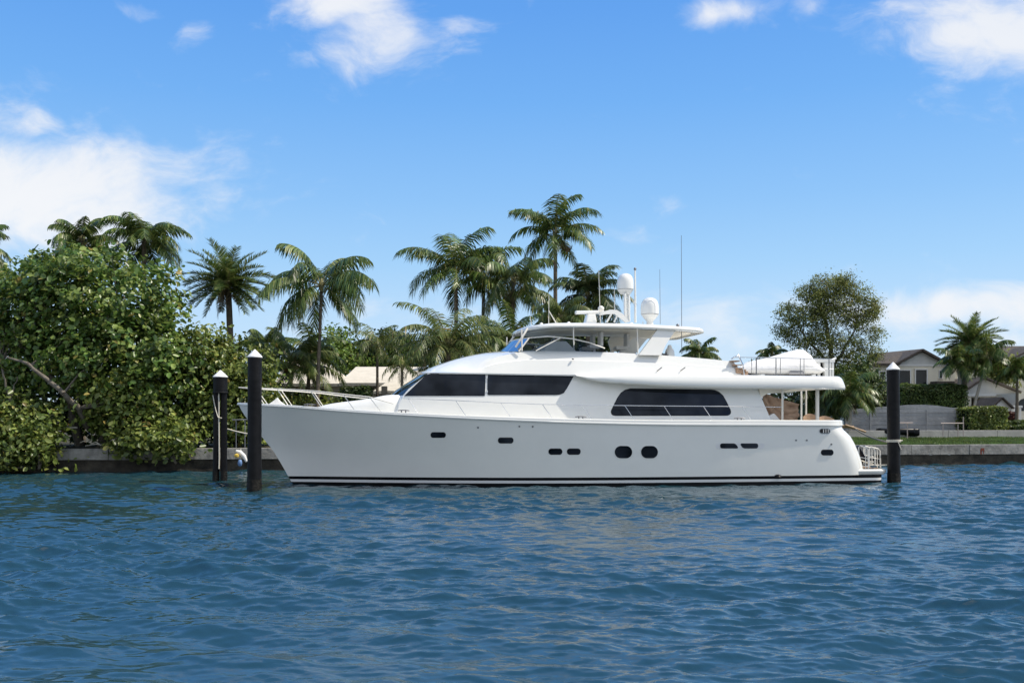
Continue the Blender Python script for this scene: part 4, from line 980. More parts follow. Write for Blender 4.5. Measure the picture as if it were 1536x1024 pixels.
bush('sea_grape_tree', 'leafy sea grape between the double piling and the yacht bow', 'tree', at(330, 672, 53),
     [E(315, 528, 53, 1.7, 1.8, 1.2), E(350, 555, 53, 2.0, 1.8, 1.5), E(300, 555, 52.3, 1.9, 1.6, 2.0), E(370, 585, 53, 1.7, 1.5, 1.5), E(335, 610, 52.2, 2.0, 1.3, 1.6), E(388, 612, 53.2, 1.2, 1.2, 1.2), E(365, 640, 52.3, 1.5, 1.0, .9), E(310, 645, 52.2, 1.3, 1.0, .8)],
     12500, .24, 'leaf_light', 15, [(at(330, 672, 53), at(325, 580, 53), .16, .08), (at(360, 672, 53), at(372, 600, 53), .1, .05)], 24)
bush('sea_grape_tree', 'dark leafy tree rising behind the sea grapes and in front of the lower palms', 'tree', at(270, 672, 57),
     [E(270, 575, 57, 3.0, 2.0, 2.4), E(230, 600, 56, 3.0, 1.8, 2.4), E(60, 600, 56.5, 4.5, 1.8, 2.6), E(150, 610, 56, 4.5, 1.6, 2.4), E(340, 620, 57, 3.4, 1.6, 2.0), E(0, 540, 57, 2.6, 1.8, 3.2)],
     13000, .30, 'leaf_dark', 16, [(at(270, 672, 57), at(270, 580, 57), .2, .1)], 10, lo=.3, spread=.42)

# palms
def palm_mesh(rng, L, nf, kind, z0=0.0, wind=(0, 0), down=-.75, nl=56):
    V, F4, F3, mi4, mi3 = [], [], [], [], []
    nv = 0; T = 14; up = np.array([0, 0, 1.0])
    golden = 2.39996; ph0 = rng.uniform(0, 6.28)
    for f in range(nf):
        u = (f + .5) / nf; az = ph0 + f * golden + rng.normal(0, .18)
        if kind == 'date': el = math.asin(max(min(1 - 1.62 * u, .98), -.9)); droop = .55 + .35 * rng.random(); LL = L * (.9 + .18 * rng.random())
        elif kind == 'arch': el = math.asin(max(min(1 - 1.25 * u, .99), -.4)); droop = 1.15 + .5 * rng.random(); LL = L * (1.0 + .3 * rng.random())
        elif kind == 'royal': el = R(82) - u ** 1.1 * R(105) + rng.normal(0, .12); droop = 1.25 + .65 * rng.random(); LL = L * (.9 + .28 * rng.random())
        else: el = R(84) - u ** .9 * R(112) + rng.normal(0, .14); droop = 1.35 + .8 * rng.random(); LL = L * (.9 + .32 * rng.random())
        h = np.array([math.cos(az), math.sin(az), 0]); pos = np.array([0, 0, z0]) + h * .06 * L * .3; P_, T_ = [], []
        for i in range(T + 1):
            t = i / T; pit = max(el - droop * t ** 1.35 * (1.0 if el > -.2 else .5), -1.45)
            d = h * math.cos(pit) + up * math.sin(pit) + np.array([wind[0], wind[1], 0]) * t * .8; d /= np.linalg.norm(d)
            P_.append(pos.copy()); T_.append(d); pos = pos + d * LL / T
        P_, T_ = np.array(P_), np.array(T_)
        side0 = np.array([-h[1], h[0], 0]); roll = rng.normal(0, .22)
        # stem: a three-sided tapering rod
        for i in range(T):
            r0, r1 = .034 * (1 - i / T) + .006, .034 * (1 - (i + 1) / T) + .006
            if i % 2: continue
            j = min(i + 2, T); r1 = .034 * (1 - j / T) + .006
            n0, n1 = np.cross(T_[i], side0), np.cross(T_[j], side0)
            for (p, nn, r) in ((P_[i], n0, r0), (P_[j], n1, r1)): V += [p + side0 * r, p - side0 * r, p - nn * r * 1.2]
            for (a, c) in ((0, 1), (1, 2), (2, 0)): F4.append((nv + a, nv + c, nv + 3 + c, nv + 3 + a)); mi4.append(1)
            nv += 6
        sag_ = {'arch': .55, 'date': 0, 'royal': .50, 'coco': .65}[kind]
        hang = {'arch': .8, 'date': .12, 'royal': .75, 'coco': 1.0}[kind]; Ll = {'arch': .21, 'date': .20, 'royal': .30, 'coco': .30}[kind] * LL
        vee = {'arch': .3, 'date': .45, 'royal': .25, 'coco': .15}[kind]
        start = {'arch': .12, 'date': .10, 'royal': .14, 'coco': .2}[kind]
        for sgn in (-1, 1):
            for k in range(nl):
                t = start + (1 - start) * (k + rng.random() * .7) / nl
                if rng.random() < .04: continue
                x = min(t * T, T - 1e-3); i = int(x); w = x - i
                p = P_[i] * (1 - w) + P_[i + 1] * w; tg = T_[i]; nn = np.cross(tg, side0); nn = nn if nn[2] > 0 else -nn
                ln = Ll * (.35 + .65 * math.sin(math.pi * min(.14 + .80 * t, 1)) ** .8) * (.8 + .4 * rng.random())
                fw = (.5 if kind == 'date' else .28) + .75 * t * t
                sd = side0 * math.cos(roll) + nn * math.sin(roll)
                d = sd * sgn + tg * fw + nn * (vee + .18 * rng.normal()) - up * sag_ ; d /= np.linalg.norm(d)
                hg = hang * (.7 + .6 * rng.random())
                m1 = p + d * ln * .5 - up * hg * ln * .14; d2 = d - up * hg * 1.3; d2 /= np.linalg.norm(d2)
                tip = m1 + d2 * ln * .55; ww = tg * (.036 if kind != 'date' else .028) * (L / 2.6) ** .5
                V += [p - ww * .7, p + ww * .7, m1 - ww, m1 + ww, tip]
                F4.append((nv, nv + 1, nv + 3, nv + 2)); mi4.append(0); F3.append((nv + 2, nv + 3, nv + 4)); mi3.append(0); nv += 5
    return np.array(V), np.array(F4), np.array(F3), mi4 + mi3
PALMS = 'palm trees behind the seawall'
def palm(label, px, py, Y, bx, rpx, kind, nf, seed, mt='frond', tr=.15, bark='palmbark', wind=(.10, 0), dead=0, fruit=False, shaft=False, nl=56, bz=GZ, cat='palm tree', bend=.0):
    rng = np.random.default_rng(seed); rr = random.Random(seed)
    X, Z, B = WX(px, Y), WZ(py, Y), WX(bx, Y); o = empty('palm_tree', label, cat, (B, Y, bz), 0, PALMS); L = rpx * Y / FPX * 1.22
    top = Vector((X - B, 0, Z - bz))
    V, F4, F3, mi = palm_mesh(rng, L, nf, kind, 0, wind, nl=nl); V = V + np.array(top)
    np_obj('crown', V, [F4, F3], [M[mt], M['rachis']], o, mi)
    b = MB(); n = 12; pts, rs = [], []
    for i in range(n + 1):
        u = i / n; x = top.x * (u + bend * math.sin(math.pi * u)); pts.append((x, .15 * math.sin(u * 2.5 + seed), top.z * u - (.1 if i == 0 else 0))); rs.append(tr * (1.25 - .45 * u) * (1.35 if i == 0 else 1) * (1 + .05 * rr.uniform(-1, 1)))
    b.tube(pts, rs, 9); b.build('trunk', M[bark], o, smooth=60)
    if shaft:
        b = MB(); b.tube([top - Vector((0, 0, 1.1)), top - Vector((0, 0, .7)), top + Vector((0, 0, .15))], [tr * .85, tr * 1.05, tr * .5], 10); b.build('crownshaft', M['palmgreen'], o, smooth=60)
    else:
        b = MB(); b.lathe([(tr * .8, -.35), (tr * 1.5, -.12), (tr * 1.5, .1), (tr * .5, .4)], tuple(top), 9); b.build('leaf_bases', M['rachis'], o, smooth=60)
    if dead:
        V, F4, F3, mi = palm_mesh(np.random.default_rng(seed + 100), L * .8, dead, 'coco', 0, (0, 0), nl=20)
        V[:, 2] = -np.abs(V[:, 2]) * .9 - .25 * np.hypot(V[:, 0], V[:, 1]); V = V * np.array([.5, .5, 1.0]) + np.array(top - Vector((0, 0, .15)))
        np_obj('dry_fronds', V, [F4, F3], [M['frond_dead'], M['frond_dead']], o, mi)
    if fruit:
        rows = MB(); 
        for k in range(14):
            c = top + Vector((rr.uniform(-.35, .35), rr.uniform(-.45, .1), rr.uniform(-.5, -.1))); rows.lathe([(.02, -.12), (.11, -.04), (.11, .05), (.03, .12)], tuple(c), 8)
        rows.build('fruit_cluster', M['fruit'], o, smooth=60)
    return o
palm('feathery palm with crown half hidden behind the big sea grape tree', 124, 362, 62, 122, 44, 'coco', 24, 21)
palm('tall palm with upright top fronds and bare trunk above the big sea grape tree', 217, 362, 59, 216, 56, 'royal', 22, 22, shaft=True, tr=.17)
palm('small low palm crown poking out behind the left shoulder of the big sea grape tree', 66, 396, 60, 66, 22, 'coco', 14, 44)
palm('palm at the left picture edge with only frond tips showing', -38, 372, 60, -40, 50, 'coco', 22, 23, wind=(.2, 0))
palm('spiky round date palm with stiff fronds right of the big sea grape tree', 341, 424, 58, 352, 56, 'date', 52, 24, dead=8, tr=.2, wind=(0, 0))
palm('coconut palm on a slim bare trunk, alone against the sky before the white roof', 482, 428, 55.5, 474, 76, 'coco', 19, 25, tr=.10, wind=(.16, 0), fruit=False, bend=-.12)
palm('low bushy coconut palm with orange fruit near the yacht bow', 440, 548, 57, 420, 56, 'arch', 20, 26, 'frond_l', fruit=True, tr=.13)
palm('low palm on leaning trunk behind the slim coconut palm', 466, 534, 59, 456, 46, 'royal', 13, 27, 'frond', tr=.12)
palm('dark low palm between the date palm and the single tall piling', 400, 520, 60.5, 404, 38, 'coco', 18, 28, 'frond', tr=.13)
palm('small green palm with thin trunk in front of the white roof', 566, 515, 59, 567, 38, 'royal', 18, 29, 'frond_l', tr=.085, nl=22)
palm('young palm with short fronds and post-like trunk before the white roof, nearest the windscreen', 603, 548, 54.5, 602, 28, 'coco', 11, 30, 'frond_l', tr=.075, nl=20)
palm('leftmost of the three tall palms behind the front of the wheelhouse', 684, 408, 75, 684, 70, 'royal', 17, 31, 'frond', shaft=True, tr=.16)
palm('middle one of the three tall palms behind the front of the wheelhouse', 726, 412, 78, 721, 54, 'royal', 16, 32, 'frond', shaft=True, tr=.15)
palm('rightmost of the three tall palms behind the wheelhouse, with a pale dry frond', 770, 424, 74, 769, 62, 'coco', 19, 33, 'frond', tr=.14, dead=3)
palm('tallest palm of all with wide open crown high above the flybridge', 833, 350, 67, 833, 60, 'royal', 17, 34, 'frond', shaft=True, tr=.15, dead=2)
palm('dark upright palm behind the radar mast', 882, 442, 64, 882, 54, 'royal', 24, 35, 'frond_d', shaft=True, tr=.15)
palm('broad low palm filling the space behind the sloping visor of the yacht', 672, 515, 57, 668, 68, 'arch', 34, 36, 'frond_l', tr=.2, wind=(0, 0), nl=34)
palm('low green palm behind the front of the hardtop', 768, 512, 61.5, 768, 54, 'arch', 24, 37, 'frond', tr=.15)
palm('low pale fronded palm just behind the open array radar', 842, 478, 60, 842, 42, 'coco', 22, 38, 'frond_l', tr=.13)
palm('palm crown peeking over the coaming behind the radar arch', 1050, 531, 72, 1050, 27, 'coco', 22, 39, 'frond', tr=.12)
palm('tiny palm tip showing left of the covered tender', 1158, 532, 80, 1158, 22, 'coco', 14, 40, 'frond', tr=.1)
palm('pale trunked palm with drooping crown on the lawn edge by the stern', 1274, 590, 63.5, 1274, 40, 'royal', 20, 41, 'frond', tr=.11, bark='palepalm', bz=1.4, dead=2)
palm('dark leafy palm in the shade behind the cockpit posts', 1232, 598, 66, 1232, 44, 'royal', 20, 45, 'frond_d', tr=.13, bz=1.4)
palm('stiff date palm with a round sunburst crown in front of the right hand houses', 1456, 514, 72, 1434, 40, 'date', 56, 42, 'frond', tr=.19, wind=(0, 0), bz=1.6)
palm('slender palm whose pale leaning trunk stands left of a forked pair by the garage', 1438, 543, 70, 1446, 34, 'royal', 18, 43, 'frond', tr=.10, bark='palepalm', bz=1.6, dead=2)
palm('slender palm whose trunk leans right across the garage gable', 1480, 537, 69.5, 1455, 34, 'coco', 18, 46, 'frond', tr=.10, bark='palepalm', bz=1.6, bend=-.1)
palm('small palm with thick short crown at the right picture edge', 1524, 557, 68, 1524, 27, 'royal', 22, 47, 'frond', tr=.10, bz=1.6)

# broadleaf trees behind
bush('broadleaf_tree', 'tall airy olive green tree with fine foliage behind the tender', 'tree', at(1245, 650, 78),
     [E(1245, 432, 78, 1.50, 1.50, 1.00), E(1215, 440, 78, 1.10, 1.10, 0.70), E(1280, 440, 78, 1.20, 1.20, 0.90), E(1305, 462, 78, 0.80, 1.10, 0.90), E(1185, 470, 78, 1.00, 1.10, 0.75), E(1178, 497, 78, 0.90, 1.10, 0.60), E(1210, 478, 78, 1.30, 1.30, 0.90), E(1250, 468, 78, 1.50, 1.50, 1.10), E(1288, 482, 78, 1.20, 1.20, 1.00), E(1315, 500, 78, 0.50, 1.10, 0.70), E(1200, 512, 78, 1.10, 1.10, 0.70), E(1238, 508, 78, 1.40, 1.40, 1.00), E(1275, 520, 78, 1.20, 1.20, 0.90), E(1312, 530, 78, 0.45, 1.10, 0.80), E(1222, 540, 78, 1.20, 1.20, 0.80), E(1260, 548, 78, 1.30, 1.30, 1.00), E(1292, 552, 78, 0.90, 1.10, 0.90), E(1240, 575, 78, 1.10, 1.10, 0.80), E(1278, 582, 78, 1.00, 1.10, 0.80), E(1225, 455, 78, 0.90, 1.10, 0.70), E(1262, 420, 78, 0.80, 1.10, 0.45)],
     46000, .145, 'leaf_olive', 51, [(at(1250, 650, 78), at(1250, 545, 78), .30, .2), (at(1250, 545, 78), at(1235, 470, 78), .2, .08), (at(1250, 550, 78), at(1285, 490, 78), .16, .05), (at(1250, 555, 78), at(1205, 500, 78), .15, .05), (at(1250, 560, 78), at(1305, 525, 78), .1, .03)], 70, per=30, spread=.24, lo=.3, lr=.04, aspect=.42)
for (lab, bl, n, sd_, mt) in (
    ('bright green broadleaf tree behind the slim coconut palm, left of the white roof ridge', [E(500, 520, 74, 1.9, 1.6, 1.3), E(520, 545, 73, 1.8, 1.5, 1.5), E(485, 555, 74, 1.8, 1.5, 1.6)], 5200, 52, 'leaf_bright'),
    ('green broadleaf tree behind the white roof ridge', [E(545, 532, 76, 1.7, 1.6, 1.2), E(580, 525, 76, 1.9, 1.6, 1.5), E(560, 550, 76, 2.0, 1.5, 1.2)], 5200, 53, 'leaf_dark'),
    ('yellowish green broadleaf tree behind the right end of the white roof', [E(600, 530, 75, 1.7, 1.5, 1.6), E(625, 545, 75, 1.6, 1.5, 1.4), E(592, 555, 75, 1.3, 1.2, 1.0)], 5200, 54, 'leaf_bright'),
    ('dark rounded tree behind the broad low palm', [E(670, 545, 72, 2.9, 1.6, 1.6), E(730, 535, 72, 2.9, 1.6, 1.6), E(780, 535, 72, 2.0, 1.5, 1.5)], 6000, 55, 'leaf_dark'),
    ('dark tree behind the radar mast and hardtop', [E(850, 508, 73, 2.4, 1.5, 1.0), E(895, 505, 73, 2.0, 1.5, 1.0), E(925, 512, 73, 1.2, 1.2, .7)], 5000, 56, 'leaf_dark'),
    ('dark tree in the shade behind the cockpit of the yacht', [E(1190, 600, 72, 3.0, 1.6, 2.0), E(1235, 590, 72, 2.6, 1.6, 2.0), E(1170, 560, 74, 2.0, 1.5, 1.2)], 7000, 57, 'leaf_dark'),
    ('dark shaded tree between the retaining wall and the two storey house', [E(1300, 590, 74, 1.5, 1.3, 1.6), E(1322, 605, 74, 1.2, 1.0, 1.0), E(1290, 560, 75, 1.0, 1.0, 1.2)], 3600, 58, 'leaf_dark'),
    ('yellow green tree behind the date palm between the two right hand houses', [E(1490, 550, 80, 1.5, 1.2, 1.3), E(1505, 565, 80, 1.2, 1.1, 1.0)], 2600, 59, 'leaf_olive')):
    c = bl[0]; bush('broadleaf_tree', lab, 'tree', (c[0], c[1], GZ), bl, n, .24, mt, sd_, [((c[0], c[1], GZ), (c[0], c[1], c[2]), .17, .07)], 10, lo=.3, spread=.34)

# hedges: clipped boxes of leaves
def hedge(label, x0, x1, y0, y1, Y, depth, n, seed, mt='leaf_hedge', round_=.5, size=.11, name='clipped_hedge'):
    rng = np.random.default_rng(seed); X0, X1, Z0, Z1 = WX(x0, Y), WX(x1, Y), WZ(y1, Y), WZ(y0, Y); w = X1 - X0; h = Z1 - Z0
    o = empty(name, label, 'hedge', ((X0 + X1) / 2, Y, Z0))
    q = rng.uniform(-1, 1, (n, 3)); ax = rng.choice(3, n, p=[.14, .46, .40]); s_ = np.where(rng.random(n) < .8, -1, 1); s_[ax == 2] = 1; s_[ax == 0] = np.where(rng.random((ax == 0).sum()) < .5, -1, 1)
    q[np.arange(n), ax] = s_ * (1 - .12 * rng.random(n) ** 2)
    nrm = np.zeros((n, 3)); nrm[np.arange(n), ax] = s_
    q = q * (1 - round_ * .06 * (np.abs(q[:, [1, 2, 0]]) ** 6 + np.abs(q[:, [2, 0, 1]]) ** 6))
    pts = q * np.array([w / 2, depth / 2, h / 2]) + np.array([0, 0, h / 2]); lump = np.sin(pts[:, 0] * 3.1 + seed) * np.sin(pts[:, 2] * 3.7 + pts[:, 0]) * .07
    pts += nrm * lump[:, None] + rng.normal(0, .035, (n, 3)); nrm = nrm * .7 + rng.normal(0, .55, (n, 3)); nrm[:, 2] += .35
    V, F = leaves(pts, nrm, size * (.6 + .8 * rng.random(n)), rng); np_obj('foliage', V, [F], M[mt], o)
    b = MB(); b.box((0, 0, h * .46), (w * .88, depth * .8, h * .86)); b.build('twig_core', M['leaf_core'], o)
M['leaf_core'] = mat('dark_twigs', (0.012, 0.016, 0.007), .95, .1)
hedge('tall clipped hedge on top of the grey retaining wall below the house windows', 1344, 1446, 577, 616, 70, 1.6, 7500, 61)
hedge('lighter boxy hedge at the right end of the grey retaining wall', 1443, 1501, 611, 649, 66, 2.2, 5000, 62, 'leaf_light', size=.13)
hedge('low dark hedge in front of the small shed gable, farther one', 1496, 1560, 631, 646, 67.5, 1.4, 2200, 63)
hedge('low dark hedge nearest the picture edge on the right', 1513, 1565, 638, 653, 65, 1.2, 2000, 64)
hedge('dark red leaved shrub beside the small shed gable', 1504, 1521, 619, 632, 69, .9, 900, 65, 'leaf_red', size=.13, name='red_hedge')
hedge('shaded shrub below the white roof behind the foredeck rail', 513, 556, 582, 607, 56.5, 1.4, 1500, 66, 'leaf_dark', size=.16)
bush('garden_shrub', 'low mixed shrub behind the bow rail', 'shrub', at(455, 610, 56), [E(430, 606, 56, .8, .7, .5), E(475, 602, 57, .7, .7, .6), E(500, 608, 56, .7, .6, .4)], 1500, .2, 'leaf_light', 67, [], 6)

# ------------------------------------------------------------------ walls, houses and small things ashore
def abox(mb, x0, x1, y0, y1, Y, d):
    """box seen between the given picture edges with its front at depth Y"""
    X0, X1, Z0, Z1 = WX(x0, Y), WX(x1, Y), WZ(y1, Y), WZ(y0, Y); return mb.box(((X0 + X1) / 2, Y + d / 2, (Z0 + Z1) / 2), (X1 - X0, d, Z1 - Z0))
# low concrete strip behind the lawn
o = empty('garden_wall', 'long low pale concrete wall along the back of the lawn', 'wall', sw(34, 5.4, 0), SWA)
b = MB()
for i in range(12): b.box((i * 3.4 + 1.69, .18, 1.55), (3.38, .34, .66))
b.build('wall_section', M['conc2'], o, bevel=.015)
# grey board retaining wall with a gently curved top
o = empty('retaining_wall', 'grey horizontal board retaining wall with a curved top below the tall hedge', 'wall', (WX(1362, 67), 67, 1.4))
b = MB(); top = [(1268, 616), (1285, 614), (1305, 611.5), (1340, 609), (1365, 607), (1385, 606.5), (1405, 608), (1425, 611), (1444, 612)]
for k in range(9):
    z0, z1 = 1.4 + k * .27, 1.4 + k * .27 + .258; rows0 = []
    xs = np.linspace(1268, 1444, 60)
    ok = [(x, min(z1, WZ(np.interp(x, [p[0] for p in top], [p[1] for p in top]), 67))) for x in xs]
    seg = [(x, z) for (x, z) in ok if z > z0 + .03]
    if len(seg) > 1:
        off = .012 * ((k * 7) % 3 - 1)
        b.prism([(WX(x, 67) - WX(1362, 67), z - 1.4) for (x, z) in seg] + [(WX(seg[-1][0], 67) - WX(1362, 67), z0 - 1.4), (WX(seg[0][0], 67) - WX(1362, 67), z0 - 1.4)], 'y', off, .3)
M['board'] = mat('grey_boards', (0.34, 0.345, 0.35), .8, .2, noise=(1.4, .22, 8), bump=(7, .3))
b.build('boards', M['board'], o)
for x in (1305, 1334, 1390): b = MB(); b.box((WX(x, 67) - WX(1362, 67), -.03, .9), (.07, .06, 1.9)); b.build('batten', M['board'], o)
def window(parent, x0, x1, y0, y1, Y, fr=.09, panes=1, org=(0, 0, 0)):
    X0, X1, Z0, Z1 = WX(x0, Y), WX(x1, Y), WZ(y1, Y), WZ(y0, Y); ox, oy, oz = org
    b = MB(); d = .12; yc = Y - oy - .06
    b.box(((X0 + X1) / 2 - ox, yc, Z1 - fr / 2 - oz), (X1 - X0, d, fr)); b.box(((X0 + X1) / 2 - ox, yc, Z0 + fr / 2 - oz), (X1 - X0 + .1, d + .04, fr))
    for i in range(panes + 1): b.box((X0 + fr / 2 + (X1 - X0 - fr) * i / panes - ox, yc, (Z0 + Z1) / 2 - oz), (fr, d - .006, Z1 - Z0 - 2 * fr + .004))
    f = b.build('window', M['white'], parent)
    b = MB(); b.box(((X0 + X1) / 2 - ox, yc + .035, (Z0 + Z1) / 2 - oz), (X1 - X0 - fr, .03, Z1 - Z0 - fr)); b.build('pane', M['pane'], f)
def gable_prism(mb, pts, Y0, Y1): return mb.prism([(WX(x, Y0), WZ(y, Y0)) for (x, y) in pts], 'y', Y0, Y1)
# two storey house
Y = 82.0; org = (WX(1375, Y), Y, 2.0)
h1 = empty('cream_house', 'two storey cream house with brown gabled roof behind the tall hedge', 'house', org)
def sh(mb): mb.v = [(x - org[0], y - org[1], z - org[2]) for (x, y, z) in mb.v]; return mb
b = MB(); abox(b, 1307, 1432, 547, 650, Y, 9); sh(b).build('wall', M['stucco'], h1)
b = MB(); gable_prism(b, [(1345, 548), (1384.5, 527), (1424, 548)], Y - .02, Y + 9); sh(b).build('gable', M['greysid'], h1)
b = MB(); abox(b, 1345, 1432, 546.6, 549, Y - .08, .1); sh(b).build('belt_trim', M['white'], h1)
b = MB()
def slab(mb, p, q, Y0, Y1, th=.16):
    (x0, z0), (x1, z1) = (WX(p[0], Y0), WZ(p[1], Y0)), (WX(q[0], Y0), WZ(q[1], Y0)); d = Vector((x1 - x0, z1 - z0)).normalized(); n_ = Vector((-d.y, d.x)) * th
    if n_.y < 0: n_ = -n_
    mb.prism([(x0, z0), (x1, z1), (x1 + n_.x, z1 + n_.y), (x0 + n_.x, z0 + n_.y)], 'y', Y0, Y1)
slab(b, (1341, 549.5), (1385, 525.6), Y - .5, Y + 9.2); slab(b, (1428, 549.5), (1384.2, 525.6), Y - .55, Y + 9.2)
# main roof running back to the left: a sloping plane above the left eave
e0, e1 = Vector((WX(1303, Y - .4), Y - .4, WZ(547, Y - .4))), Vector((WX(1348, Y - .4), Y - .4, WZ(548, Y - .4)))
r0, r1 = Vector((WX(1300, Y + 4.5), Y + 4.5, WZ(533.5, Y + 4.5))), Vector((WX(1385, Y + 4.5), Y + 4.5, WZ(525.5, Y + 4.5)))
b.add([e0, e1, r1, r0, e0 + Vector((0, 0, .15)), e1 + Vector((0, 0, .15)), r1 + Vector((0, 0, .15)), r0 + Vector((0, 0, .15))], [(0, 1, 2, 3), (4, 5, 6, 7), (0, 1, 5, 4), (1, 2, 6, 5), (2, 3, 7, 6), (3, 0, 4, 7)])
sh(b).build('roof', M['roofbr'], h1)
window(h1, 1307.5, 1329, 556, 581, Y, panes=2, org=org); window(h1, 1347, 1366, 554, 578, Y, org=org); window(h1, 1371.5, 1391, 553, 579, Y, org=org); window(h1, 1407.5, 1413.5, 555, 568, Y, .05, org=org)
b = MB(); abox(b, 1306, 1330, 581, 640, Y - .05, .1); sh(b).build('shaded_opening', M['dark'], h1)
b = MB(); abox(b, 1406, 1432, 571.5, 577, Y - 1.4, 1.5); sh(b).build('porch_roof', M['roofbr'], h1)
# right hand house behind
Y = 86.0; org = (WX(1500, Y), Y, 2.0)
h2 = empty('cream_house', 'cream house with wide brown roof cut by the right picture edge', 'house', org)
b = MB(); abox(b, 1430, 1590, 545, 650, Y, 9); sh(b).build('wall', M['stucco'], h2)
b = MB(); rows = [[(WX(x, yy), yy, WZ(z, yy)) for x in (1425, 1595)] for (yy, z) in ((Y - .5, 547), (Y + 4.5, 521.5))]
b.grid(rows); b.grid([[(p[0], p[1], p[2] + .16) for p in r_] for r_ in rows]); b.grid([rows[0], [(p[0], p[1], p[2] + .16) for p in rows[0]]]); sh(b).build('roof', M['roofbr'], h2)
b = MB(); gable_prism(b, [(1500, 548), (1560, 520), (1620, 548)], Y - .6, Y + 4); sh(b).build('gable', M['greysid'], h2)
b = MB(); slab(b, (1496, 550), (1561, 519.5), Y - .9, Y + 4); sh(b).build('gable_roof', M['roofbr'], h2)
window(h2, 1435.5, 1453.5, 554, 571, Y, .12, org=org)
b = MB(); abox(b, 1434, 1456, 551, 554, Y - .3, .3); sh(b).build('window_hood', M['white'], h2)
# garage with a wide gable
Y = 78.0; org = (WX(1485, Y), Y, 2.0)
h3 = empty('garage', 'pale garage with a wide low gable and dark opening behind the boxy hedge', 'garage', org)
b = MB(); abox(b, 1444, 1457, 592, 655, Y, 6); abox(b, 1476, 1526, 592, 655, Y, 6); abox(b, 1457.05, 1475.95, 592, 596, Y + .01, 5.9); sh(b).build('wall', M['stucco'], h3)
b = MB(); gable_prism(b, [(1441, 592.5), (1478, 568), (1529, 588), (1529, 592.5)], Y - .03, Y + 6); sh(b).build('gable', M['greysid'], h3)
b = MB(); abox(b, 1443, 1529, 591, 594, Y - .1, .1); sh(b).build('belt_trim', M['white'], h3)
b = MB(); slab(b, (1438, 593.5), (1478.6, 566.8), Y - .5, Y + 6.2, .14); slab(b, (1532, 589), (1477.6, 566.8), Y - .55, Y + 6.2, .14); sh(b).build('roof', M['roofbr'], h3)
b = MB(); abox(b, 1457, 1476, 596, 655, Y + 2, .1); sh(b).build('dark_doorway', M['dark'], h3)
Y = 73.5; org = (WX(1504, Y), Y, 1.8)
h4 = empty('garden_shed', 'small shed with a white pointed gable front and dark roof edge', 'shed', org)
b = MB(); b.prism([(WX(x, Y), WZ(y, Y)) for (x, y) in ((1490, 648), (1490, 612), (1504, 598), (1519, 612), (1519, 648))], 'y', Y, Y + 3); sh(b).build('wall', M['white'], h4)
b = MB(); slab(b, (1488, 613), (1504.3, 596.8), Y - .25, Y + 3.1, .10); slab(b, (1521, 613), (1503.8, 596.8), Y - .28, Y + 3.1, .10); sh(b).build('roof', M['roofbr'], h4)
Y = 74.5; org = (WX(1545, Y), Y, 1.8)
h5 = empty('arched_pavilion', 'pale pavilion with an arched blue grey window at the right picture edge', 'pavilion', org)
b = MB(); abox(b, 1524, 1580, 590, 650, Y, 3); sh(b).build('wall', M['stucco'], h5)
b = MB(); b.prism([(WX(x, Y), WZ(y, Y)) for (x, y) in [(1527, 616)] + [(1539 - 12 * math.cos(a * .314159), 606 - 9 * math.sin(a * .314159)) for a in range(11)] + [(1551, 616)]], 'y', Y - .05, Y + .02); sh(b).build('window', M['pane'], h5)
b = MB(); abox(b, 1521, 1524, 612, 632, Y - .6, .2); abox(b, 1529, 1532, 609, 632, Y - .6, .2); abox(b, 1519, 1534, 608, 611, Y - .65, .3); sh(b).build('porch_frame', M['white'], h5)
# white roofed house behind the palms at the left
Y = 63.0; org = (WX(530, Y), Y, GZ)
h6 = empty('white_roofed_house', 'low house with white tiled hip roofs behind the palms and the bow rail', 'house', org)
b = MB(); abox(b, 424, 512, 580, 640, Y, 7); abox(b, 512.05, 640, 579, 640, Y + .4, 7); sh(b).build('wall', M['stucco'], h6)
def hip(mb, x0, x1, yeave, xr0, xr1, yridge, Y0, dep):
    e = [Vector((WX(x0, Y0), Y0, WZ(yeave, Y0))), Vector((WX(x1, Y0), Y0, WZ(yeave, Y0)))]; e += [e[1] + Vector((0, dep, 0)), e[0] + Vector((0, dep, 0))]
    ym = Y0 + dep / 2; r = [Vector((WX(xr0, ym), ym, WZ(yridge, ym))), Vector((WX(xr1, ym), ym, WZ(yridge, ym)))]
    lo = [p - Vector((0, 0, .18)) for p in e]
    mb.add(e + r + lo, [(0, 1, 5, 4), (1, 2, 5), (2, 3, 4, 5), (3, 0, 4), (0, 1, 7, 6), (1, 2, 8, 7), (2, 3, 9, 8), (3, 0, 6, 9), (6, 7, 8, 9)])
b = MB(); hip(b, 413, 508, 575, 430, 480, 535, Y - .8, 9); sh(b).build('roof', M['roofw'], h6)
b = MB(); hip(b, 508.4, 589, 574, 534, 640, 550, Y - 1.0, 9); sh(b).build('roof', M['roofw'], h6)
b = MB(); hip(b, 560, 668, 586, 606, 640, 556, Y - 3.0, 7); sh(b).build('roof', M['roofw'], h6)
b = MB(); abox(b, 572, 650, 588.3, 640, Y - 2.2, 2.5); sh(b).build('porch_wall', M['stucco'], h6)
for (x0, x1) in ((440, 452), (478, 490), (520, 540)):
    b = MB(); abox(b, x0, x1, 584, 612, Y - .04 if x1 < 512 else Y + .36, .06); sh(b).build('dark_opening', M['dark'], h6)
b = MB(); abox(b, 572, 580, 579, 607, Y - 5.2, .4); sh(b).build('dark_screen', M['plank'], h6)

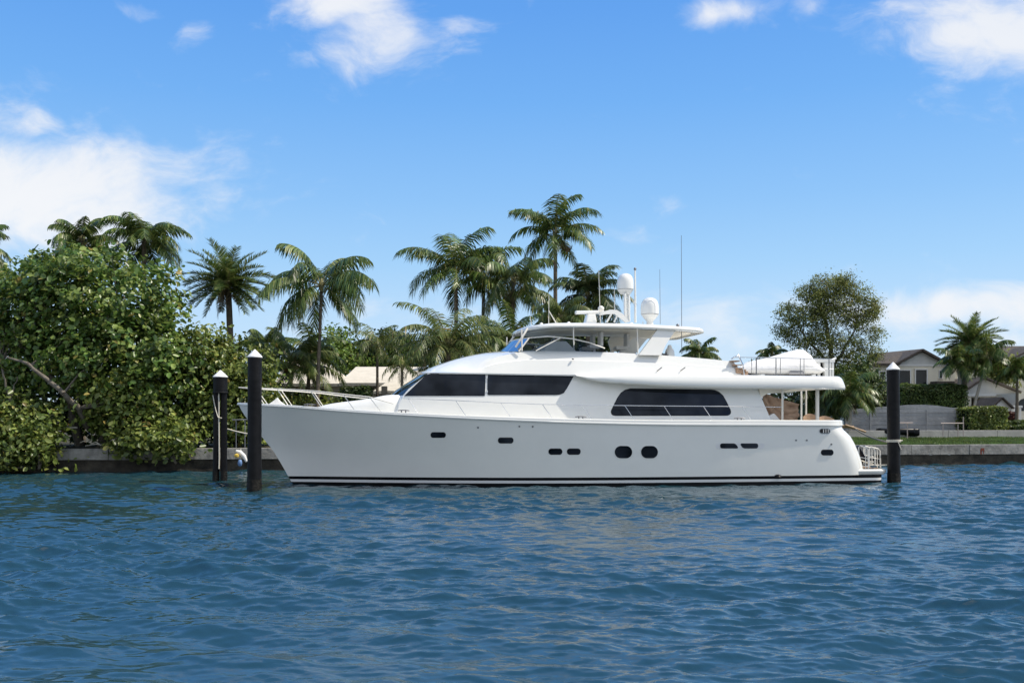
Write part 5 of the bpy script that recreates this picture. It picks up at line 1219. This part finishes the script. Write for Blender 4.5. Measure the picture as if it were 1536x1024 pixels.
# pipe frames on the low wall
def frame(label, x0, x1, ytop, ybot, Y, legs):
    o = empty('pipe_frame', label, 'pipe frame', (WX((x0 + x1) / 2, Y), Y, 1.45), 0, 'pale pipe frames behind the lawn'); org_ = (WX((x0 + x1) / 2, Y), Y, 1.45)
    b = MB(); b.tube([(WX(x0, Y) - org_[0], 0, WZ(ytop, Y) - org_[2]), (WX(x1, Y) - org_[0], 0, WZ(ytop, Y) - org_[2])], .04); b.build('crossbar', M['pinkmetal'], o)
    for (x, yt) in legs: b = MB(); b.tube([(WX(x, Y) - org_[0], 0, WZ(ybot, Y) - org_[2]), (WX(x, Y) - org_[0], 0, WZ(yt, Y) - org_[2])], .032); b.build('leg', M['pinkmetal'], o)
frame('narrow pale pipe frame just right of the stern piling', 1348, 1369, 634, 668, 61, [(1361, 634)])
frame('wide pale pipe frame at the left of the boxy hedge', 1411, 1445, 634.5, 655, 61, [(1414.5, 634.5), (1437, 636), (1445, 625)])
b = MB(); Y = 62.5; rr = random.Random(2)
b.box((WX(1343, Y), Y, WZ(647, Y)), (2.2, .9, .42)); b.box((WX(1366, Y), Y, WZ(648, Y)), (.9, .8, .5))
tag(b.build('tarpaulin_pile', M['boot'], bevel=.15, smooth=60), 'low dark covered heap behind the low wall by the stern piling', 'covered heap')
o = empty('garden_arch', 'small white round garden arch in the shade beside the two storey house', 'arch', at(1321, 612, 75))
b = MB(); b.tube([(.42 * math.cos(a * .2618) * -1, 0, .55 + .75 * math.sin(a * .2618)) for a in range(13)], .055); b.build('hoop', M['white'], o, smooth=60)
b = MB(); b.tube([(.25 * math.cos(a * .2618) * -1, .02, .5 + .45 * math.sin(a * .2618)) for a in range(13)], .035); b.build('inner_hoop', M['white'], o, smooth=60)
# red brown fallen planks and stones near the pale palm
b = MB(); Y = 61.5
for (x, y, l, a) in ((1262, 641, 1.6, .1), (1272, 640, 2.0, -.22), (1283, 642, 1.4, -.3)): 
    p, q = Vector(at(x, y, Y)), Vector((l * math.cos(a), .2, l * math.sin(a))); b.tube([p - q / 2, p, p + q / 2 + Vector((0, 0, -.02))], .07, 6)
tag(b.build('driftwood_pile', M['teak']), 'brown weathered branches lying by the pale trunked palm', 'branches')

# things on the seawall at the left
o = empty('dock_bracket', 'grey curved metal bracket standing on the seawall between the shrub and the double piling', 'bracket', at(285, 671, 50.4))
Y = 50.4; bx_ = WX(285, Y); bz_ = WZ(671, Y)
b = MB(); b.prism([(WX(x, Y) - bx_, WZ(y, Y) - bz_) for (x, y) in ((291, 669), (291, 648), (286, 656), (283, 662), (284, 669))], 'y', -.04, .04); b.build('foot_plate', M['greymetal'], o)
b = MB(); b.prism([(WX(x, Y) - bx_, WZ(y, Y) - bz_) for (x, y) in ((272, 639), (280, 638), (284, 635.5), (289, 634), (285.5, 639), (284, 645), (280, 650.5), (275, 652), (272.5, 647))], 'y', -.05, .05); b.build('curved_arm', M['greymetal'], o, smooth=40)
b = MB(); b.tube([(WX(276, Y) - bx_, 0, WZ(650, Y) - bz_), (WX(284, Y) - bx_, 0, WZ(660, Y) - bz_), (WX(287, Y) - bx_, 0, WZ(668, Y) - bz_)], .06); b.build('strut', M['greymetal'], o, smooth=60)
b = MB(); b.tube([at(78, 641.5, 50.3), at(98, 641.5, 50.2), at(116, 641, 50.2)], .05, 6); tag(b.build('fallen_stick', M['rope'], smooth=60), 'pale straight stick lying in the dark gap under the big sea grape tree', 'stick')
b = MB(); b.tube([at(254, 643.5, 50.2), at(271, 643, 50.2)], .045, 6); tag(b.build('fallen_stick', M['rope'], smooth=60), 'short pale stick pointing at the grey curved bracket', 'stick')
b = MB()
for (x0, x1, y) in ((137, 150, 664), (150, 170, 666), (120, 137, 662), (160, 178, 668), (128, 160, 667)): b.tube([at(x0, y + 1.5, 50.0), at((x0 + x1) / 2, y - 1.5, 49.9), at(x1, y + 2, 49.8)], .025, 5)
tag(b.build('dry_twigs', M['rope']), 'scattered dry twigs lying on the shaded seawall edge', 'twigs', kind='stuff')
# timber dock under the bow
o = empty('timber_dock', 'short weathered timber dock with posts behind the yacht bow', 'dock', sw(11.5, -.2, 0), SWA)
b = MB()
for i in range(9): b.box((.2 + i * .33, .35, .93), (.31, 1.2, .06))
b.build('deck_planks', M['plank'], o, bevel=.01)
for x in (.1, 1.0, 1.9, 2.8): b = MB(); b.tube([(x, -.15, -1), (x, -.15, .9)], .1, 8); b.build('post', M['plank'], o)
b = MB(); b.box((1.5, -.27, .74), (3.1, .06, .22)); b.build('fascia_board', M['plank'], o)
Y = 49.6; o = empty('dock_ladder', 'thin grey pipe rack standing on the seawall behind the tallest piling', 'pipe rack', at(359, 671, Y)); ox, _, oz = at(359, 671, Y)
b = MB(); b.tube([(-.16, 0, 0), (-.16, 0, WZ(630, Y) - oz)], .025); b.tube([(.28, 0, 0), (.28, 0, WZ(630, Y) - oz)], .025); b.build('upright', M['greymetal'], o)
b = MB(); b.tube([(-.35, 0, WZ(629.5, Y) - oz), (.42, 0, WZ(629, Y) - oz)], .035); b.build('crossbar', M['greymetal'], o)
o = empty('boat_fender', 'white curved float with a yellow patch hanging on the seawall beside the tallest piling', 'fender', at(360, 680, 49.2)); ox, oy, oz = at(360, 680, 49.2)
b = MB(); b.tube([tuple(Vector(at(x, y, 49.2)) - Vector((ox, oy, oz))) for (x, y) in ((354, 676), (360, 678), (366, 684), (370, 692))], [.06, .11, .11, .06], 12); b.build('float', M['white'], o, smooth=60)
b = MB(); b.lathe([(.01, -.1), (.11, -.06), (.12, .04), (.02, .1)], tuple(Vector(at(355, 683, 49.0)) - Vector((ox, oy, oz))), 12); b.build('yellow_patch', M['yellow'], o, smooth=60)
o = empty('boat_fender', 'pale blue round fender hanging low against the dark seawall base', 'fender', at(360, 694, 49.1))
b = MB(); b.lathe([(.02, -.17), (.09, -.13), (.11, 0), (.09, .13), (.03, .17)], (0, 0, 0), 14); b.build('body', M['blue'], o, smooth=60)
b = MB(); b.tube([(0, .05, .2), (0, .15, .7)], .02); b.build('lanyard', M['rope'], o)
